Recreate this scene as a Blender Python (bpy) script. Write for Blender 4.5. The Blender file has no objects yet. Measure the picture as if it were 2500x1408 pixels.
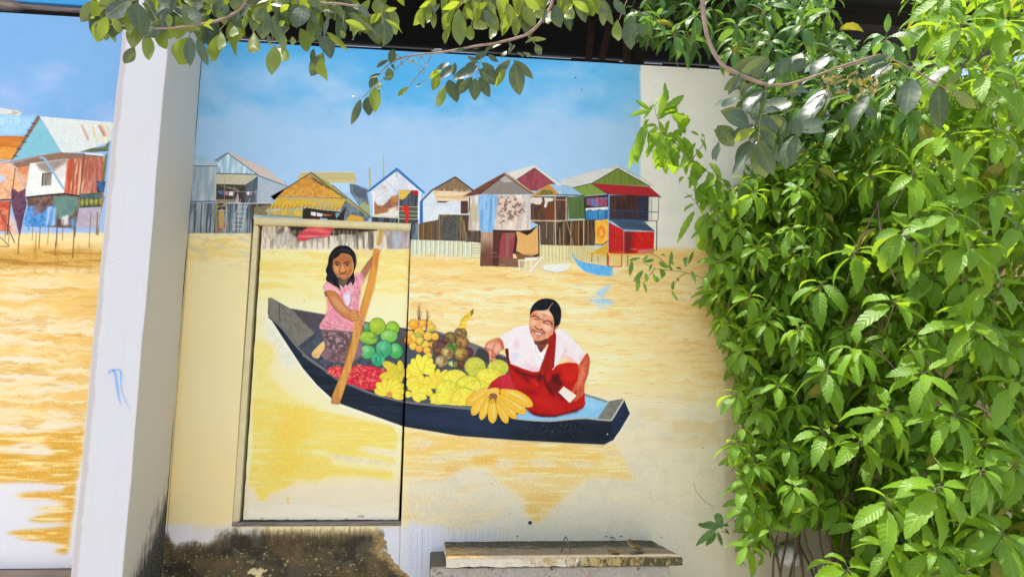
import bpy, bmesh, math, random
import numpy as np
from mathutils import Vector, Matrix

# ------------------------------------------------------------------ camera, sky, sun, exposure
SC = bpy.context.scene
COL = SC.collection
CAM_Y, CAM_Z, FPX = -4.4, 1.55, 1700.0          # focal length in pixels of a 2500 px wide frame
YAW, PITCH, ROLL = (math.radians(a) for a in (5.413, 7.682, 0.805))
_f = Vector((math.sin(YAW)*math.cos(PITCH), math.cos(YAW)*math.cos(PITCH), math.sin(PITCH)))
_r0 = Vector((math.cos(YAW), -math.sin(YAW), 0)); _u0 = _r0.cross(_f)
_r = _r0*math.cos(ROLL)+_u0*math.sin(ROLL); _u = -_r0*math.sin(ROLL)+_u0*math.cos(ROLL)
EYE = Vector((0, CAM_Y, CAM_Z))
cam_d = bpy.data.cameras.new('camera'); cam = bpy.data.objects.new('camera', cam_d); COL.objects.link(cam)
cam_d.sensor_width = 36; cam_d.lens = 36*FPX/2500; cam_d.clip_start = .05; cam_d.clip_end = 500
cam.matrix_world = Matrix(((_r.x, _u.x, -_f.x, EYE.x), (_r.y, _u.y, -_f.y, EYE.y), (_r.z, _u.z, -_f.z, EYE.z), (0, 0, 0, 1)))
SC.camera = cam

SUN_DIR = Vector((-.30, .052, 1)).normalized()    # towards the sun: almost overhead, a little behind the wall
world = bpy.data.worlds.new('World'); SC.world = world; world.use_nodes = True
wn = world.node_tree.nodes; bg = wn['Background']
sky = wn.new('ShaderNodeTexSky'); sky.sky_type = 'NISHITA'; sky.sun_disc = False
sky.sun_elevation = math.asin(SUN_DIR.z); sky.sun_rotation = math.atan2(SUN_DIR.x, SUN_DIR.y)
sky.air_density = 1.0; sky.dust_density = 3.5; sky.ozone_density = .6
world.node_tree.links.new(sky.outputs[0], bg.inputs[0]); bg.inputs[1].default_value = .15
sun_d = bpy.data.lights.new('sun', 'SUN'); sun_d.energy = 3.2; sun_d.angle = math.radians(.55); sun_d.color = (1, .95, .86)
sun = bpy.data.objects.new('sun', sun_d); COL.objects.link(sun)
sun.rotation_euler = SUN_DIR.to_track_quat('Z', 'Y').to_euler(); sun.location = (0, -2, 12)
vs = SC.view_settings; vs.view_transform = 'Standard'; vs.look = 'None'; vs.exposure = 1.2; vs.gamma = 1; vs.use_curve_mapping = False
SC.cycles.max_bounces = 8; SC.cycles.transmission_bounces = 6; SC.cycles.diffuse_bounces = 5
SC.cycles.use_denoising = True

# ------------------------------------------------------------------ helpers
def ray(px, py):
    return (_r*((px-1250)/FPX) - _u*((py-704)/FPX) + _f)
def at(px, py, Y=0.0):                            # the point of the plane y = Y seen at that pixel of the photograph
    d = ray(px, py); return EYE + d*((Y-CAM_Y)/d.y)
def atz(px, py, Z):
    d = ray(px, py); return EYE + d*((Z-CAM_Z)/d.z)
def atx(px, py, X):
    d = ray(px, py); return EYE + d*(X/d.x)
def px_of(P):
    v = P-EYE; z = v.dot(_f); return (1250+FPX*v.dot(_r)/z, 704-FPX*v.dot(_u)/z)

def props(o, label=None, cat=None, group=None, kind=None):
    if label: o['label'] = label
    if cat: o['category'] = cat
    if group: o['group'] = group
    if kind: o['kind'] = kind
    return o
def empty(name, loc, label=None, cat=None, group=None):
    o = bpy.data.objects.new(name, None); COL.objects.link(o); o.location = loc; o.empty_display_size = .1
    return props(o, label, cat, group)
def link(name, me, mat=None, parent=None, smooth=False):
    o = bpy.data.objects.new(name, me); COL.objects.link(o)
    if mat is not None and not me.materials: me.materials.append(mat)
    if smooth: me.polygons.foreach_set('use_smooth', [True]*len(me.polygons))
    if parent is not None:
        o.parent = parent; o.matrix_parent_inverse = root_matrix(parent).inverted()
    return o
def root_matrix(o):
    return o.matrix_basis.copy() if o.parent is None else root_matrix(o.parent) @ o.matrix_parent_inverse @ o.matrix_basis
def bm_obj(name, bm, mat, parent=None, smooth=False):
    me = bpy.data.meshes.new(name); bmesh.ops.recalc_face_normals(bm, faces=bm.faces); bm.to_mesh(me); bm.free()
    return link(name, me, mat, parent, smooth)
def box(bm, x0, x1, y0, y1, z0, z1, bev=0, jit=0, rnd=None):
    vs_ = [bm.verts.new((x, y, z)) for x in (x0, x1) for y in (y0, y1) for z in (z0, z1)]
    if jit:
        for v in vs_: v.co += Vector((rnd.uniform(-jit, jit), rnd.uniform(-jit, jit), rnd.uniform(-jit, jit)))
    q = ((0, 1, 3, 2), (4, 6, 7, 5), (0, 4, 5, 1), (2, 3, 7, 6), (0, 2, 6, 4), (1, 5, 7, 3))
    fs = [bm.faces.new([vs_[i] for i in f]) for f in q]
    if bev:
        es = list({e for f in fs for e in f.edges}); bmesh.ops.bevel(bm, geom=es, offset=bev, segments=2, affect='EDGES', profile=.6)
def tube(bm, pts, radii, n=6, cap=True):
    pts = [Vector(p) for p in pts]; rings = []
    if not hasattr(radii, '__len__'): radii = [radii]*len(pts)
    ref = Vector((.13, .31, .94))
    for i, p in enumerate(pts):
        t = (pts[min(i+1, len(pts)-1)]-pts[max(i-1, 0)])
        if t.length < 1e-9: t = Vector((0, 0, 1))
        t.normalize(); a = t.cross(ref)
        if a.length < .05: a = t.cross(Vector((1, 0, 0)))
        a.normalize(); b = t.cross(a)
        rings.append([bm.verts.new(p+(a*math.cos(2*math.pi*k/n)+b*math.sin(2*math.pi*k/n))*radii[i]) for k in range(n)])
    for i in range(len(rings)-1):
        for k in range(n):
            bm.faces.new((rings[i][k], rings[i][(k+1) % n], rings[i+1][(k+1) % n], rings[i+1][k]))
    if cap:
        bm.faces.new(rings[0][::-1]); bm.faces.new(rings[-1])
def spline(ps, k=6):
    ps = [Vector(p) for p in ps]; out = []
    for i in range(len(ps)-1):
        a, b, c, d = ps[max(i-1, 0)], ps[i], ps[i+1], ps[min(i+2, len(ps)-1)]
        for j in range(k):
            t = j/k; out.append(.5*((2*b)+(c-a)*t+(2*a-5*b+4*c-d)*t*t+(3*b-a-3*c+d)*t**3))
    return out+[ps[-1]]

class NT:                                         # small node-tree builder
    def __init__(s, name):
        s.m = bpy.data.materials.new(name); s.m.use_nodes = True; s.t = s.m.node_tree; s.n = s.t.nodes; s.b = s.n['Principled BSDF']
    def new(s, ty, **kw):
        n = s.n.new(ty)
        for k, v in kw.items():
            if k.startswith('i_'):
                k2 = k[2:]; n.inputs[int(k2) if k2.isdigit() else k2].default_value = v
            else: setattr(n, k, v)
        return n
    def l(s, a, b): s.t.links.new(a, b)
    def noise(s, scale, detail=4, rough=.6, vec=None, dist=0):
        n = s.new('ShaderNodeTexNoise'); n.inputs['Scale'].default_value = scale; n.inputs['Detail'].default_value = detail
        n.inputs['Roughness'].default_value = rough; n.inputs['Distortion'].default_value = dist
        if vec is not None: s.l(vec, n.inputs['Vector'])
        return n.outputs['Fac']
    def coord(s, scale=None, kind='Object'):
        c = s.new('ShaderNodeTexCoord').outputs[kind]
        if scale:
            m = s.new('ShaderNodeMapping'); m.inputs['Scale'].default_value = scale; s.l(c, m.inputs['Vector']); return m.outputs[0]
        return c
    def ramp(s, fac, stops):
        r = s.new('ShaderNodeValToRGB'); e = r.color_ramp.elements
        while len(e) < len(stops): e.new(.5)
        for k, (p, c) in enumerate(stops):
            e[k].position = p; e[k].color = (*c, 1) if hasattr(c, '__len__') else (c, c, c, 1)
        s.l(fac, r.inputs[0]); return r.outputs[0]
    def mix(s, fac, a, b, mode='MIX'):
        n = s.new('ShaderNodeMix', data_type='RGBA', blend_type=mode)
        for v, i in ((fac, 0), (a, 6), (b, 7)):
            if hasattr(v, 'is_output'): s.l(v, n.inputs[i])
            else: n.inputs[i].default_value = v if i == 0 else ((*v, 1) if len(v) == 3 else v)
        return n.outputs[2]
    def math(s, op, a, b=None, c=None):
        n = s.new('ShaderNodeMath', operation=op)
        for i, v in enumerate((a, b, c)):
            if v is None: continue
            if hasattr(v, 'is_output'): s.l(v, n.inputs[i])
            else: n.inputs[i].default_value = v
        return n.outputs[0]
    def bump(s, h, strength=.3, dist=.01):
        n = s.new('ShaderNodeBump'); n.inputs['Strength'].default_value = strength; n.inputs['Distance'].default_value = dist
        s.l(h, n.inputs['Height']); s.l(n.outputs[0], s.b.inputs['Normal']); return n
    def base(s, c):
        if hasattr(c, 'is_output'): s.l(c, s.b.inputs['Base Color'])
        else: s.b.inputs['Base Color'].default_value = (*c, 1)
    def rough(s, r): s.b.inputs['Roughness'].default_value = r
def lin(h):
    h = h.lstrip('#'); c = [int(h[i:i+2], 16)/255 for i in (0, 2, 4)]
    return tuple(x/12.92 if x <= .04045 else ((x+.055)/1.055)**2.4 for x in c)

# ------------------------------------------------------------------ the mural: flat paint, laid down stroke by stroke in wall coordinates
IX0, IX1, IZ0, IZ1, PPM = -3.85, 2.05, -0.02, 3.86, 440
IW, IH = int((IX1-IX0)*PPM), int((IZ1-IZ0)*PPM)
rng = np.random.default_rng(5)
def to_img(px, py):
    P = at(px, py, 0.0); return ((P.x-IX0)*PPM, (IZ1-P.z)*PPM)
gx, gy = np.meshgrid((np.arange(IW)+.5)/PPM+IX0, IZ1-(np.arange(IH)+.5)/PPM)
_d = [gx-EYE.x, np.full_like(gx, -EYE.y), gy-EYE.z]
_z = _d[0]*_f.x+_d[1]*_f.y+_d[2]*_f.z
PX = (1250+FPX*(_d[0]*_r.x+_d[1]*_r.y+_d[2]*_r.z)/_z).astype(np.float32)     # brush positions are read off in photo pixels
PY = (704-FPX*(_d[0]*_u.x+_d[1]*_u.y+_d[2]*_u.z)/_z).astype(np.float32)
del gx, gy, _d, _z
def vnoise(sx, sy, seed, octv=3, gain=.5):
    r = np.random.default_rng(seed); out = np.zeros((IH, IW), np.float32); amp = 1; tot = 0
    for o in range(octv):
        nx, ny = int(IW/sx)+3, int(IH/sy)+3; g = r.random((ny, nx)).astype(np.float32)
        x = np.arange(IW)/sx; y = np.arange(IH)/sy; xi = x.astype(int); yi = y.astype(int)
        fx = x-xi; fy = y-yi; fx = (fx*fx*(3-2*fx)).astype(np.float32); fy = (fy*fy*(3-2*fy)).astype(np.float32)[:, None]
        a = g[yi][:, xi]*(1-fx)+g[yi][:, xi+1]*fx; b = g[yi+1][:, xi]*(1-fx)+g[yi+1][:, xi+1]*fx
        out += amp*(a*(1-fy)+b*fy); tot += amp; amp *= gain; sx = max(1, sx/2.1); sy = max(1, sy/2.1)
    return out/tot
N_F = vnoise(7, 7, 1); N_V = vnoise(5, 46, 2); N_H = vnoise(60, 6, 3, 3); N_C = vnoise(260, 150, 4, 5, .55); N_P = vnoise(1.6, 1.6, 6, 1); N_B = vnoise(34, 34, 8, 4, .6)
N_D = vnoise(24, 12, 9, 3)
def ss(a, b, x):
    t = np.clip((x-a)/(b-a), 0, 1); return t*t*(3-2*t)
def hx(c): return np.array([int(c[i:i+2], 16)/255 for i in (0, 2, 4)], np.float32)
IMG = np.zeros((IH, IW, 3), np.float32)
def lay(m, c):
    global IMG
    IMG += (m[..., None])*(hx(c) - IMG)
A0 = (0, 0, 1.0)
Z1 = (450, 360, 5.8675); Z2 = (830, 360, 4.5425); Z3 = (1130, 380, 4.693); Z4 = (1370, 380, 3.705); Z5 = (620, 520, 3.52)
Z6 = (740, 740, 4.694); Z7 = (1120, 700, 3.52); Z8 = (760, 580, 4.695); F1 = (785, 590, 11.733); F2 = (1275, 720, 11.733)
WZ = (1160, 780, 5.633); FR = (870, 750, 5.632); LH = (0, 220, 3.353); DZ = (560, 1000, 3.45); BZ = (960, 1030, 2.976)
def parse(Z, s):
    if not isinstance(s, str): return [(x/Z[2]+Z[0], y/Z[2]+Z[1]) for x, y in s]
    return [(float(a)/Z[2]+Z[0], float(b)/Z[2]+Z[1]) for a, b in (t.split(',') for t in s.split())]
def smoothpts(p, k=5, closed=True):
    n = len(p); out = []
    for i in range(n if closed else n-1):
        g = lambda j: np.array(p[j % n] if closed else p[min(max(j, 0), n-1)])
        a, b, c, d = g(i-1), g(i), g(i+1), g(i+2)
        for j in range(k):
            t = j/k; out.append(tuple(.5*((2*b)+(c-a)*t+(2*a-5*b+4*c-d)*t*t+(3*b-a-3*c+d)*t**3)))
    if not closed: out.append(p[-1])
    return out
def mask(pts, soft=0):                            # anti-aliased polygon coverage -> (y0, x0, array)
    q = np.array([to_img(*p) for p in pts]); pad = int(soft*2)+2
    x0 = max(0, int(q[:, 0].min())-pad); x1 = min(IW, int(q[:, 0].max())+pad+1)
    y0 = max(0, int(q[:, 1].min())-pad); y1 = min(IH, int(q[:, 1].max())+pad+1)
    if x1 <= x0 or y1 <= y0: return None
    m = np.zeros((y1-y0, x1-x0), np.float32); X = np.arange(x0, x1, dtype=np.float32)
    ax, ay = q[:, 0], q[:, 1]; bx, by = np.roll(ax, -1), np.roll(ay, -1); SUB = 3
    for r in range(y1-y0):
        for s in range(SUB):
            y = y0+r+(s+.5)/SUB; hit = ((ay <= y) & (by > y)) | ((by <= y) & (ay > y))
            if not hit.any(): continue
            xs = np.sort(ax[hit]+(y-ay[hit])/(by[hit]-ay[hit])*(bx[hit]-ax[hit]))
            for k in range(0, len(xs)-1, 2):
                m[r] += np.clip(np.minimum(X+1, xs[k+1])-np.maximum(X, xs[k]), 0, 1)/SUB
    if soft:
        kk = max(1, int(round(soft)))
        for _ in range(2):
            for axn in (0, 1):
                c = np.cumsum(np.pad(m, [(kk+1, kk) if i == axn else (0, 0) for i in (0, 1)]), axis=axn)
                m = (c[2*kk+1:] - c[:-2*kk-1] if axn == 0 else c[:, 2*kk+1:]-c[:, :-2*kk-1])/(2*kk+1)
    return y0, x0, m
FIELDS = {'f': N_F, 'v': N_V, 'h': N_H, 'b': N_B, 'p': N_P}
def P(Z, s, c, c2=None, n=None, amp=.12, a=1, sm=0, soft=0, g=None, th=None, raw=False):
    """fill an outline; c2 mixes in along noise field n (optionally thresholded) or along gradient g=(x0,y0,x1,y1)"""
    pts = s if raw else parse(Z, s)
    if isinstance(s, str): pts = [(-170 if abs(x) < .01 else x, y) for x, y in pts]     # the picture runs on past the left of the view
    if sm: pts = smoothpts(pts, sm)
    r = mask(pts, soft)
    if r is None: return
    y0, x0, m = r; h, w = m.shape; sl = (slice(y0, y0+h), slice(x0, x0+w))
    col = np.broadcast_to(hx(c), (h, w, 3)).copy()
    if c2 is not None:
        if g is not None:
            (ax, ay), (bx, by) = parse(Z, [(g[0], g[1]), (g[2], g[3])])
            t = ((PX[sl]-ax)*(bx-ax)+(PY[sl]-ay)*(by-ay))/((bx-ax)**2+(by-ay)**2)
            t = np.clip(t+(N_F[sl]-.5)*.35, 0, 1)
        else:
            t = FIELDS[n or 'f'][sl]; lo, hi = th or (.3, .7); t = ss(lo, hi, t)*(1 if th or n in ('v', 'h') else .5)
        col += t[..., None]*(hx(c2)-col)
    if amp: col *= (1+amp*(FIELDS[n or 'f'][sl]-.5)*2)[..., None]*.75+.25
    if amp: col *= 1+.05*(N_P[sl][..., None]-.5)*2
    IMG[sl] += (np.clip(m, 0, 1)*a)[..., None]*(col-IMG[sl])
def L(Z, s, c, w=2.0, a=1, sm=0, w2=None):        # a painted line; widths in photo pixels
    pts = parse(Z, s)
    if sm: pts = smoothpts(pts, sm, False)
    q = np.array([to_img(*p) for p in pts]); k = PPM/386; w = w*k; w2 = w if w2 is None else w2*k
    pad = max(w, w2)/2+2
    x0 = max(0, int(q[:, 0].min()-pad)); x1 = min(IW, int(q[:, 0].max()+pad)+1); y0 = max(0, int(q[:, 1].min()-pad)); y1 = min(IH, int(q[:, 1].max()+pad)+1)
    if x1 <= x0 or y1 <= y0: return
    Y, X = np.mgrid[y0:y1, x0:x1].astype(np.float32)+.5; m = np.zeros(X.shape, np.float32); n = len(q)-1
    for i in range(n):
        d = q[i+1]-q[i]; l2 = max(1e-6, d@d); t = np.clip(((X-q[i, 0])*d[0]+(Y-q[i, 1])*d[1])/l2, 0, 1)
        dist = np.hypot(X-q[i, 0]-t*d[0], Y-q[i, 1]-t*d[1]); ww = w+(w2-w)*(i+t)/n
        m = np.maximum(m, np.clip(ww/2-dist+.5, 0, 1)*np.minimum(1, ww+.15))
    IMG[y0:y1, x0:x1] += (m*a)[..., None]*(hx(c)-IMG[y0:y1, x0:x1])
def ell(cx, cy, rx, ry, rot=0, n=26):
    c, s = math.cos(math.radians(rot)), math.sin(math.radians(rot))
    return [(cx+rx*math.cos(t)*c-ry*math.sin(t)*s, cy+rx*math.cos(t)*s+ry*math.sin(t)*c) for t in (2*math.pi*i/n for i in range(n))]
def ball(Z, cx, cy, rx, ry, c, hi, rot=0, edge=None, ew=1.0, n='f', amp=.14):     # a painted round fruit
    P(Z, ell(cx, cy, rx, ry, rot), c, amp=amp, n=n)
    P(Z, ell(cx-rx*.2, cy-ry*.28, rx*.6, ry*.5, rot), hi, a=.75, soft=max(1, rx*.22/Z[2]), amp=.1)
    if edge:
        e = ell(cx, cy, rx, ry, rot); L(Z, e+[e[0]], edge, ew, .8)
def banana(Z, bx, by, ang, ln, wd, c='f2d24f', hi='f8e690', edge='8e7424', bend=0):
    wd *= 1.22
    d = (math.cos(math.radians(ang)), math.sin(math.radians(ang))); nrm = (-d[1], d[0]); top, bot = [], []
    for t, w in ((0, .34), (.15, .62), (.4, 1), (.65, 1), (.86, .8), (.96, .42), (1, .2)):
        o = bend*math.sin(t*math.pi); cx, cy = bx+d[0]*ln*t+nrm[0]*o, by+d[1]*ln*t+nrm[1]*o
        top.append((cx+nrm[0]*wd*w/2, cy+nrm[1]*wd*w/2)); bot.append((cx-nrm[0]*wd*w/2, cy-nrm[1]*wd*w/2))
    o = top+bot[::-1]; P(Z, o, c, amp=.04, sm=3); P(Z, [(bx+d[0]*ln*t+nrm[0]*(bend*math.sin(t*math.pi)-wd*k), by+d[1]*ln*t+nrm[1]*(bend*math.sin(t*math.pi)-wd*k)) for t, k in ((.2, -.05), (.45, -.02), (.8, -.05), (.8, .14), (.45, .26), (.2, .16))], hi, a=.75, soft=1.5, amp=0, sm=2)
    L(Z, o+[o[0]], edge, .8, .45, sm=3)
    L(Z, [(bx+d[0]*ln*.12, by+d[1]*ln*.12), (bx+d[0]*ln*.9+nrm[0]*bend*.2, by+d[1]*ln*.9+nrm[1]*bend*.2)], edge, .7, .35)

# --- sky and water grounds
sky_t = ss(.22, .80, (PY-80)/330+(N_C-.5)*.95 + np.clip((900-PX)/2600, -.12, .2)*ss(110, 330, PY))
for i, (a, b) in enumerate(zip((.31, .635, .86), (.60, .74, .89))): IMG[..., i] = a+(b-a)*sky_t
sk2 = ss(.30, .72, (PY-60)/420+(N_C[::-1]-.5)*1.1)*(PX < 380)
m = (PX < 380).astype(np.float32); IMG += m[..., None]*(np.stack([.46+.13*sk2, .65+.05*sk2, .86+.02*sk2], -1)-IMG)
IMG *= (1+.035*(N_B-.5)[..., None])
right = ss(1559, 1567, PX+(N_B-.5)*9); lay(right*(PY < 700), 'd9d6d6')
IMG *= 1-.05*(N_B[..., None]-.45)*right[..., None]
wl = np.where(PX < 380, 572, 596+(PX-700)*.012)
wat = ss(-7, 7, PY-wl+(N_F-.5)*8)
lay(wat, 'e8d8ac')
stk = vnoise(150, 15, 21, 4, .62); stk2 = vnoise(70, 7, 22, 3, .6); stk3 = vnoise(300, 40, 23, 4, .6)
warp = ((N_B-.5)*26).astype(int); ii = np.clip(np.arange(IH)[:, None]+warp, 0, IH-1); jj = np.broadcast_to(np.arange(IW)[None], (IH, IW))
stk = stk[ii, jj]; stk2 = stk2[ii, jj]; stk3 = stk3[ii, jj]
R = wat*ss(990, 1004, PX)                          # right of the door
top = ss(880, 640, PY); low = ss(930, 1010, PY)
lay(R*ss(.44, .62, stk)*(.18+.34*top)*(1-low), 'dcb469'); lay(R*ss(.55, .70, stk2)*(.20+.30*top)*(1-low), 'e2b967')
lay(R*ss(.58, .72, 1-stk)*.75*(1-low), 'e6dfc6'); lay(R*ss(.62, .72, vnoise(44, 5, 31))*.45*top, 'c48f4e')
lay(R*ss(700, 640, PY)*ss(.35, .6, stk3)*.35, 'e2b25a')
far = ss(1480, 1760, PX+(N_C-.5)*220); lay(R*far*.6*(1-low), 'd7bd8c'); lay(R*far*ss(.5, .66, stk2)*.4, 'cda25a')
lay(R*low*.88, 'd6d0be'); lay(R*low*ss(.5, .7, stk3)*.5*ss(1750, 1500, PX), 'dcd3b6'); lay(R*low*ss(.52, .70, N_B)*.3, 'c6c3b8')
lay(R*low*ss(.45, .62, stk)*.4*ss(1500, 1680, PX)*ss(1180, 1010, PY), 'd0ad6c')
lay(R*ss(1762, 1778, PX)*.55, 'b9a88a')
lay(R*ss(1230, 1320, PY+(N_B-.5)*90)*ss(1330, 1100, PX)*.85, 'd3d4e2'); lay(R*ss(1190, 1330, PY)*ss(1100, 1300, PX)*.5, 'c6c5bd')
# yellow reflection under the boat
for s, c, al in (("75,30 700,115 1550,170 1610,160 1750,410 1720,420 1560,395 1400,410 1230,560 1120,680 1050,735 970,690 960,560 880,520 800,450 660,330 480,330 380,400 75,420", 'e6c173', .85),
                 ("560,260 760,210 760,300 600,320", 'dcaa45', .8), ("75,400 300,395 420,320 560,300 350,410 75,420", 'd9a446', .8), ("70,80 300,110 650,130 620,200 300,240 75,300", 'e9c066', .8),
                 ("800,140 1560,175 1690,330 1750,410 1500,380 1150,380 900,360 800,260", 'e4b95c', .7), ("960,540 1230,520 1120,640 1050,720 970,690", 'dcb05a', .7), ("410,520 520,470 700,440 560,490", 'd9a850', .7)):
    P(BZ, s, c, c2='e8d6a4', n='h', th=(.40, .85), amp=.03, a=al*.8, soft=8)
for s in ("80,170 250,130 340,150 200,190", "300,240 500,210 670,195 640,235 420,260 230,300", "940,300 1080,250 1200,290 1100,330", "1480,200 1590,205 1640,260 1530,240", "860,390 1100,385 1060,420 900,420", "770,280 930,265 860,330 730,340", "1200,290 1400,280 1520,325 1330,330"):
    P(BZ, s, 'd6cdb4', amp=.05, a=.75, soft=5)
P(BZ, "75,660 180,665 190,700 80,710", 'e6c48c', a=.8, soft=3, amp=.05)
P(BZ, "60,520 400,560 760,600 800,700 500,790 240,760 70,700", 'e3d0a0', c2='cfc6b0', n='h', a=.6, soft=8, amp=.05)
# cream strip between the column and the door
S = (PX < 640).astype(np.float32)*(PX > 396)*ss(566, 572, PY+(N_F-.5)*4)
lay(S, 'e2d4a6'); lay(S*ss(700, 590, PY)*ss(.45, .62, stk)*.7, 'd9bd6c'); lay(S*ss(690, 600, PY)*ss(.5, .66, N_D)*.6, 'bfc0a8'); lay(S*ss(560, 800, PY)*ss(700, 900, PY)*.35, 'dccdab')
lay(S*ss(980, 1150, PY)*.55, 'e2cc98'); lay(S*ss(455, 425, PX-(1000-PY)*.07)*.4, 'd6be7c'); lay(S*ss(1268, 1300, PY+(N_F-.5)*24)*.85, 'cdccd6')
# the left wall's water
Lw = wat*(PX < 380)
lay(Lw, 'e2d4b4'); lay(Lw*ss(.44, .66, stk)*.72, 'd6ae5e'); lay(Lw*ss(.52, .72, stk2)*.5, 'c4933f'); lay(Lw*ss(.54, .74, 1-stk)*.8, 'dcd6cc')
lay(Lw*ss(.42, .62, stk3)*.35, 'e6c069')
band = Lw*ss(590, 625, PY)*ss(668, 640, PY); lay(band*.75, 'b98a38'); lay(band*ss(.55, .7, N_P)*.5, 'e6c985'); lay(band*ss(.5, .7, N_H)*.55, '8e6524')
lay(Lw*ss(616, 580, PY)*.8, 'ecd5a6')
for s in ("0,1000 90,995 240,1010 240,1030 120,1035 30,1050 0,1040", "0,1095 60,1105 160,1120 190,1090 185,1150 190,1200 150,1225 100,1215 60,1200 10,1185 0,1180", "30,1205 95,1200 170,1160 180,1215 120,1220", "70,1245 130,1235 178,1230 175,1275 120,1260 100,1250", "25,1300 80,1290 170,1285 168,1320 120,1325 60,1315", "120,1340 160,1330 166,1350 140,1350"):
    pass
lowL = Lw*ss(1085, 1150, PY+(N_B-.5)*30); lay(lowL, 'd2d4e2')
for s in ("-300,1046 0,1052 60,1060 120,1052 205,1040 200,1120 150,1112 110,1086 60,1078 20,1088 -300,1080", "-300,1098 0,1098 50,1106 110,1112 165,1096 200,1086 192,1160 165,1186 120,1180 60,1176 0,1182 -300,1178", "28,1210 60,1202 110,1198 150,1196 176,1172 190,1150 180,1228 150,1226 120,1218 70,1217", "78,1241 120,1236 150,1232 182,1212 178,1256 140,1250", "66,1268 96,1256 130,1250 180,1240 174,1280 140,1274 100,1274", "14,1298 60,1292 120,1288 174,1280 168,1338 150,1330 120,1322 70,1318 50,1312", "130,1345 150,1336 168,1318 164,1352"):
    P(A0, s, 'd2a448', c2='e2c88e', n='h', th=(.5, .72), amp=.1, soft=4)
lay(lowL*ss(.72, .8, N_P)*.25*ss(1330, 1150, PY), 'efd9a0')

# --- left wall houses
P(LH, "0,55 180,175 165,210 0,160", 'cfd2d4', c2='a89f98', n='f', th=(.55, .7)); P(LH, "0,160 165,210 150,260 0,330", '9fc4d6', c2='a8d3ea', a=.8, soft=4)
P(LH, "0,225 300,215 200,375 0,372", 'a9d2ec', a=.7, soft=6)
P(LH, "0,372 205,378 110,560 0,600", 'd28b3c', c2='b2662c', n='h', amp=.2); P(LH, "0,480 160,470 110,560 0,590", 'd99a48', a=.8, soft=3); L(LH, "0,585 100,560 90,590 0,605", 'c08a4a', 2.5)
P(LH, "0,605 110,600 235,620 215,880 90,900 0,895", 'd9a27c', c2='e3b596', n='f'); P(LH, "130,620 240,615 235,700 150,680", 'c9774e', a=.8, soft=4); P(LH, "0,700 45,700 45,750 0,755", 'b7bfdb')
P(LH, "325,215 930,265 910,420 740,480 660,505 510,515", 'd3dadb', c2='c3cfd6', n='v', amp=.06)
for s, c in (("660,290 680,290 735,410 715,410", 'c48f7c'), ("745,300 765,300 800,420 790,430", 'cfc08a'), ("800,285 820,290 865,370 850,385", 'b4624c'), ("825,285 840,285 880,375 870,380", 'cf9a86'), ("870,300 885,300 905,370 895,370", 'd8b49a'), ("820,380 840,380 870,430 850,440", 'd6cda0')):
    P(LH, s, c, a=.85, soft=1)
P(LH, "325,225 505,510 330,540 110,585 200,420", '7fb9cf', c2='6aa9bf', n='b', amp=.06)
P(LH, "305,210 325,212 328,235 120,555 85,585 120,520", '7d665c'); [L(LH, f"{x},{y} {x+32},{y+8}", '3d3030', 2) for x, y in ((262, 272), (228, 328), (205, 372), (180, 420), (140, 478), (112, 535))]
P(LH, "100,600 330,545 510,512 690,520 850,545 860,560 550,580 240,620 140,635", '8c6f60', c2='6d574c', n='f'); L(LH, "90,592 330,540 510,512", 'a9674a', 2.5)
P(LH, "245,600 550,560 530,850 210,875 215,800", 'd9dcdf', c2='e5e8ea', n='f', amp=.05); P(LH, "285,600 550,555 545,600 400,690 330,650", '8f7f7a', a=.9, soft=3); P(LH, "440,660 550,590 540,680 480,740", 'c9c5c4', a=.7, soft=4)
P(LH, "350,685 425,680 420,780 345,782", '6f6a64', c2='8b857d', n='v'); L(LH, "350,685 425,680", '39332f', 2); L(LH, "350,685 345,782", '39332f', 2.5)
P(LH, "550,565 865,550 850,760 790,840 640,860 525,850", 'a9604c', c2='cf9c84', n='v', th=(.45, .62), amp=.2); P(LH, "690,600 865,555 850,800 700,840", '9c5a54', a=.5, soft=4)
P(LH, "555,575 590,570 575,840 530,845", 'b8472f', a=.7, soft=2)
L(LH, "330,550 365,560 520,805", '84acd0', 5); L(LH, "95,600 120,625 205,800", 'a3aab8', 3.2); L(LH, "690,520 650,900 610,1200", '51503f', 2.2); L(LH, "125,640 105,800", '4d3f38', 1.6)
P(LH, "655,505 740,480 860,460 900,410 885,500 760,510", '55604a', c2='6f7f5c', n='h'); P(LH, "690,515 845,525 842,534 700,527", 'eceef2'); P(LH, "860,540 885,500 860,730 840,740", '5c7f55')
P(LH, "790,745 865,742 850,840 795,845", '3b638f', c2='2c3c55', n='f', th=(.5, .6)); P(LH, "655,850 835,835 830,955 650,955", '4b5540', c2='656b3c', n='f')
for x in range(665, 820, 38):
    P(LH, ell(x+8, 915, 13, 26), '9c9a46', amp=.2, soft=.8); P(LH, ell(x+8, 868, 12, 14), '3f68a2', amp=.2, soft=.8)
L(LH, "650,960 835,950", '2e2d2a', 2); L(LH, "650,845 650,960", '8a8246', 2); L(LH, "835,840 850,880 815,1010 800,1180", '9a7440', 4)
P(LH, "215,875 525,850 650,865 640,960 610,1130 380,1120 230,960", '5f4a48', c2='8a6a60', n='f', amp=.25)
P(LH, "440,870 640,870 640,980 570,1040 470,1060 440,980", '5b7a78', c2='6a8a80', n='b'); P(LH, "225,955 280,950 330,1010 440,930 450,1100 380,1125 330,1120 240,1110 190,1100", '3f7fc2', c2='6fa3dd', n='f', amp=.2, soft=1)
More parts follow.
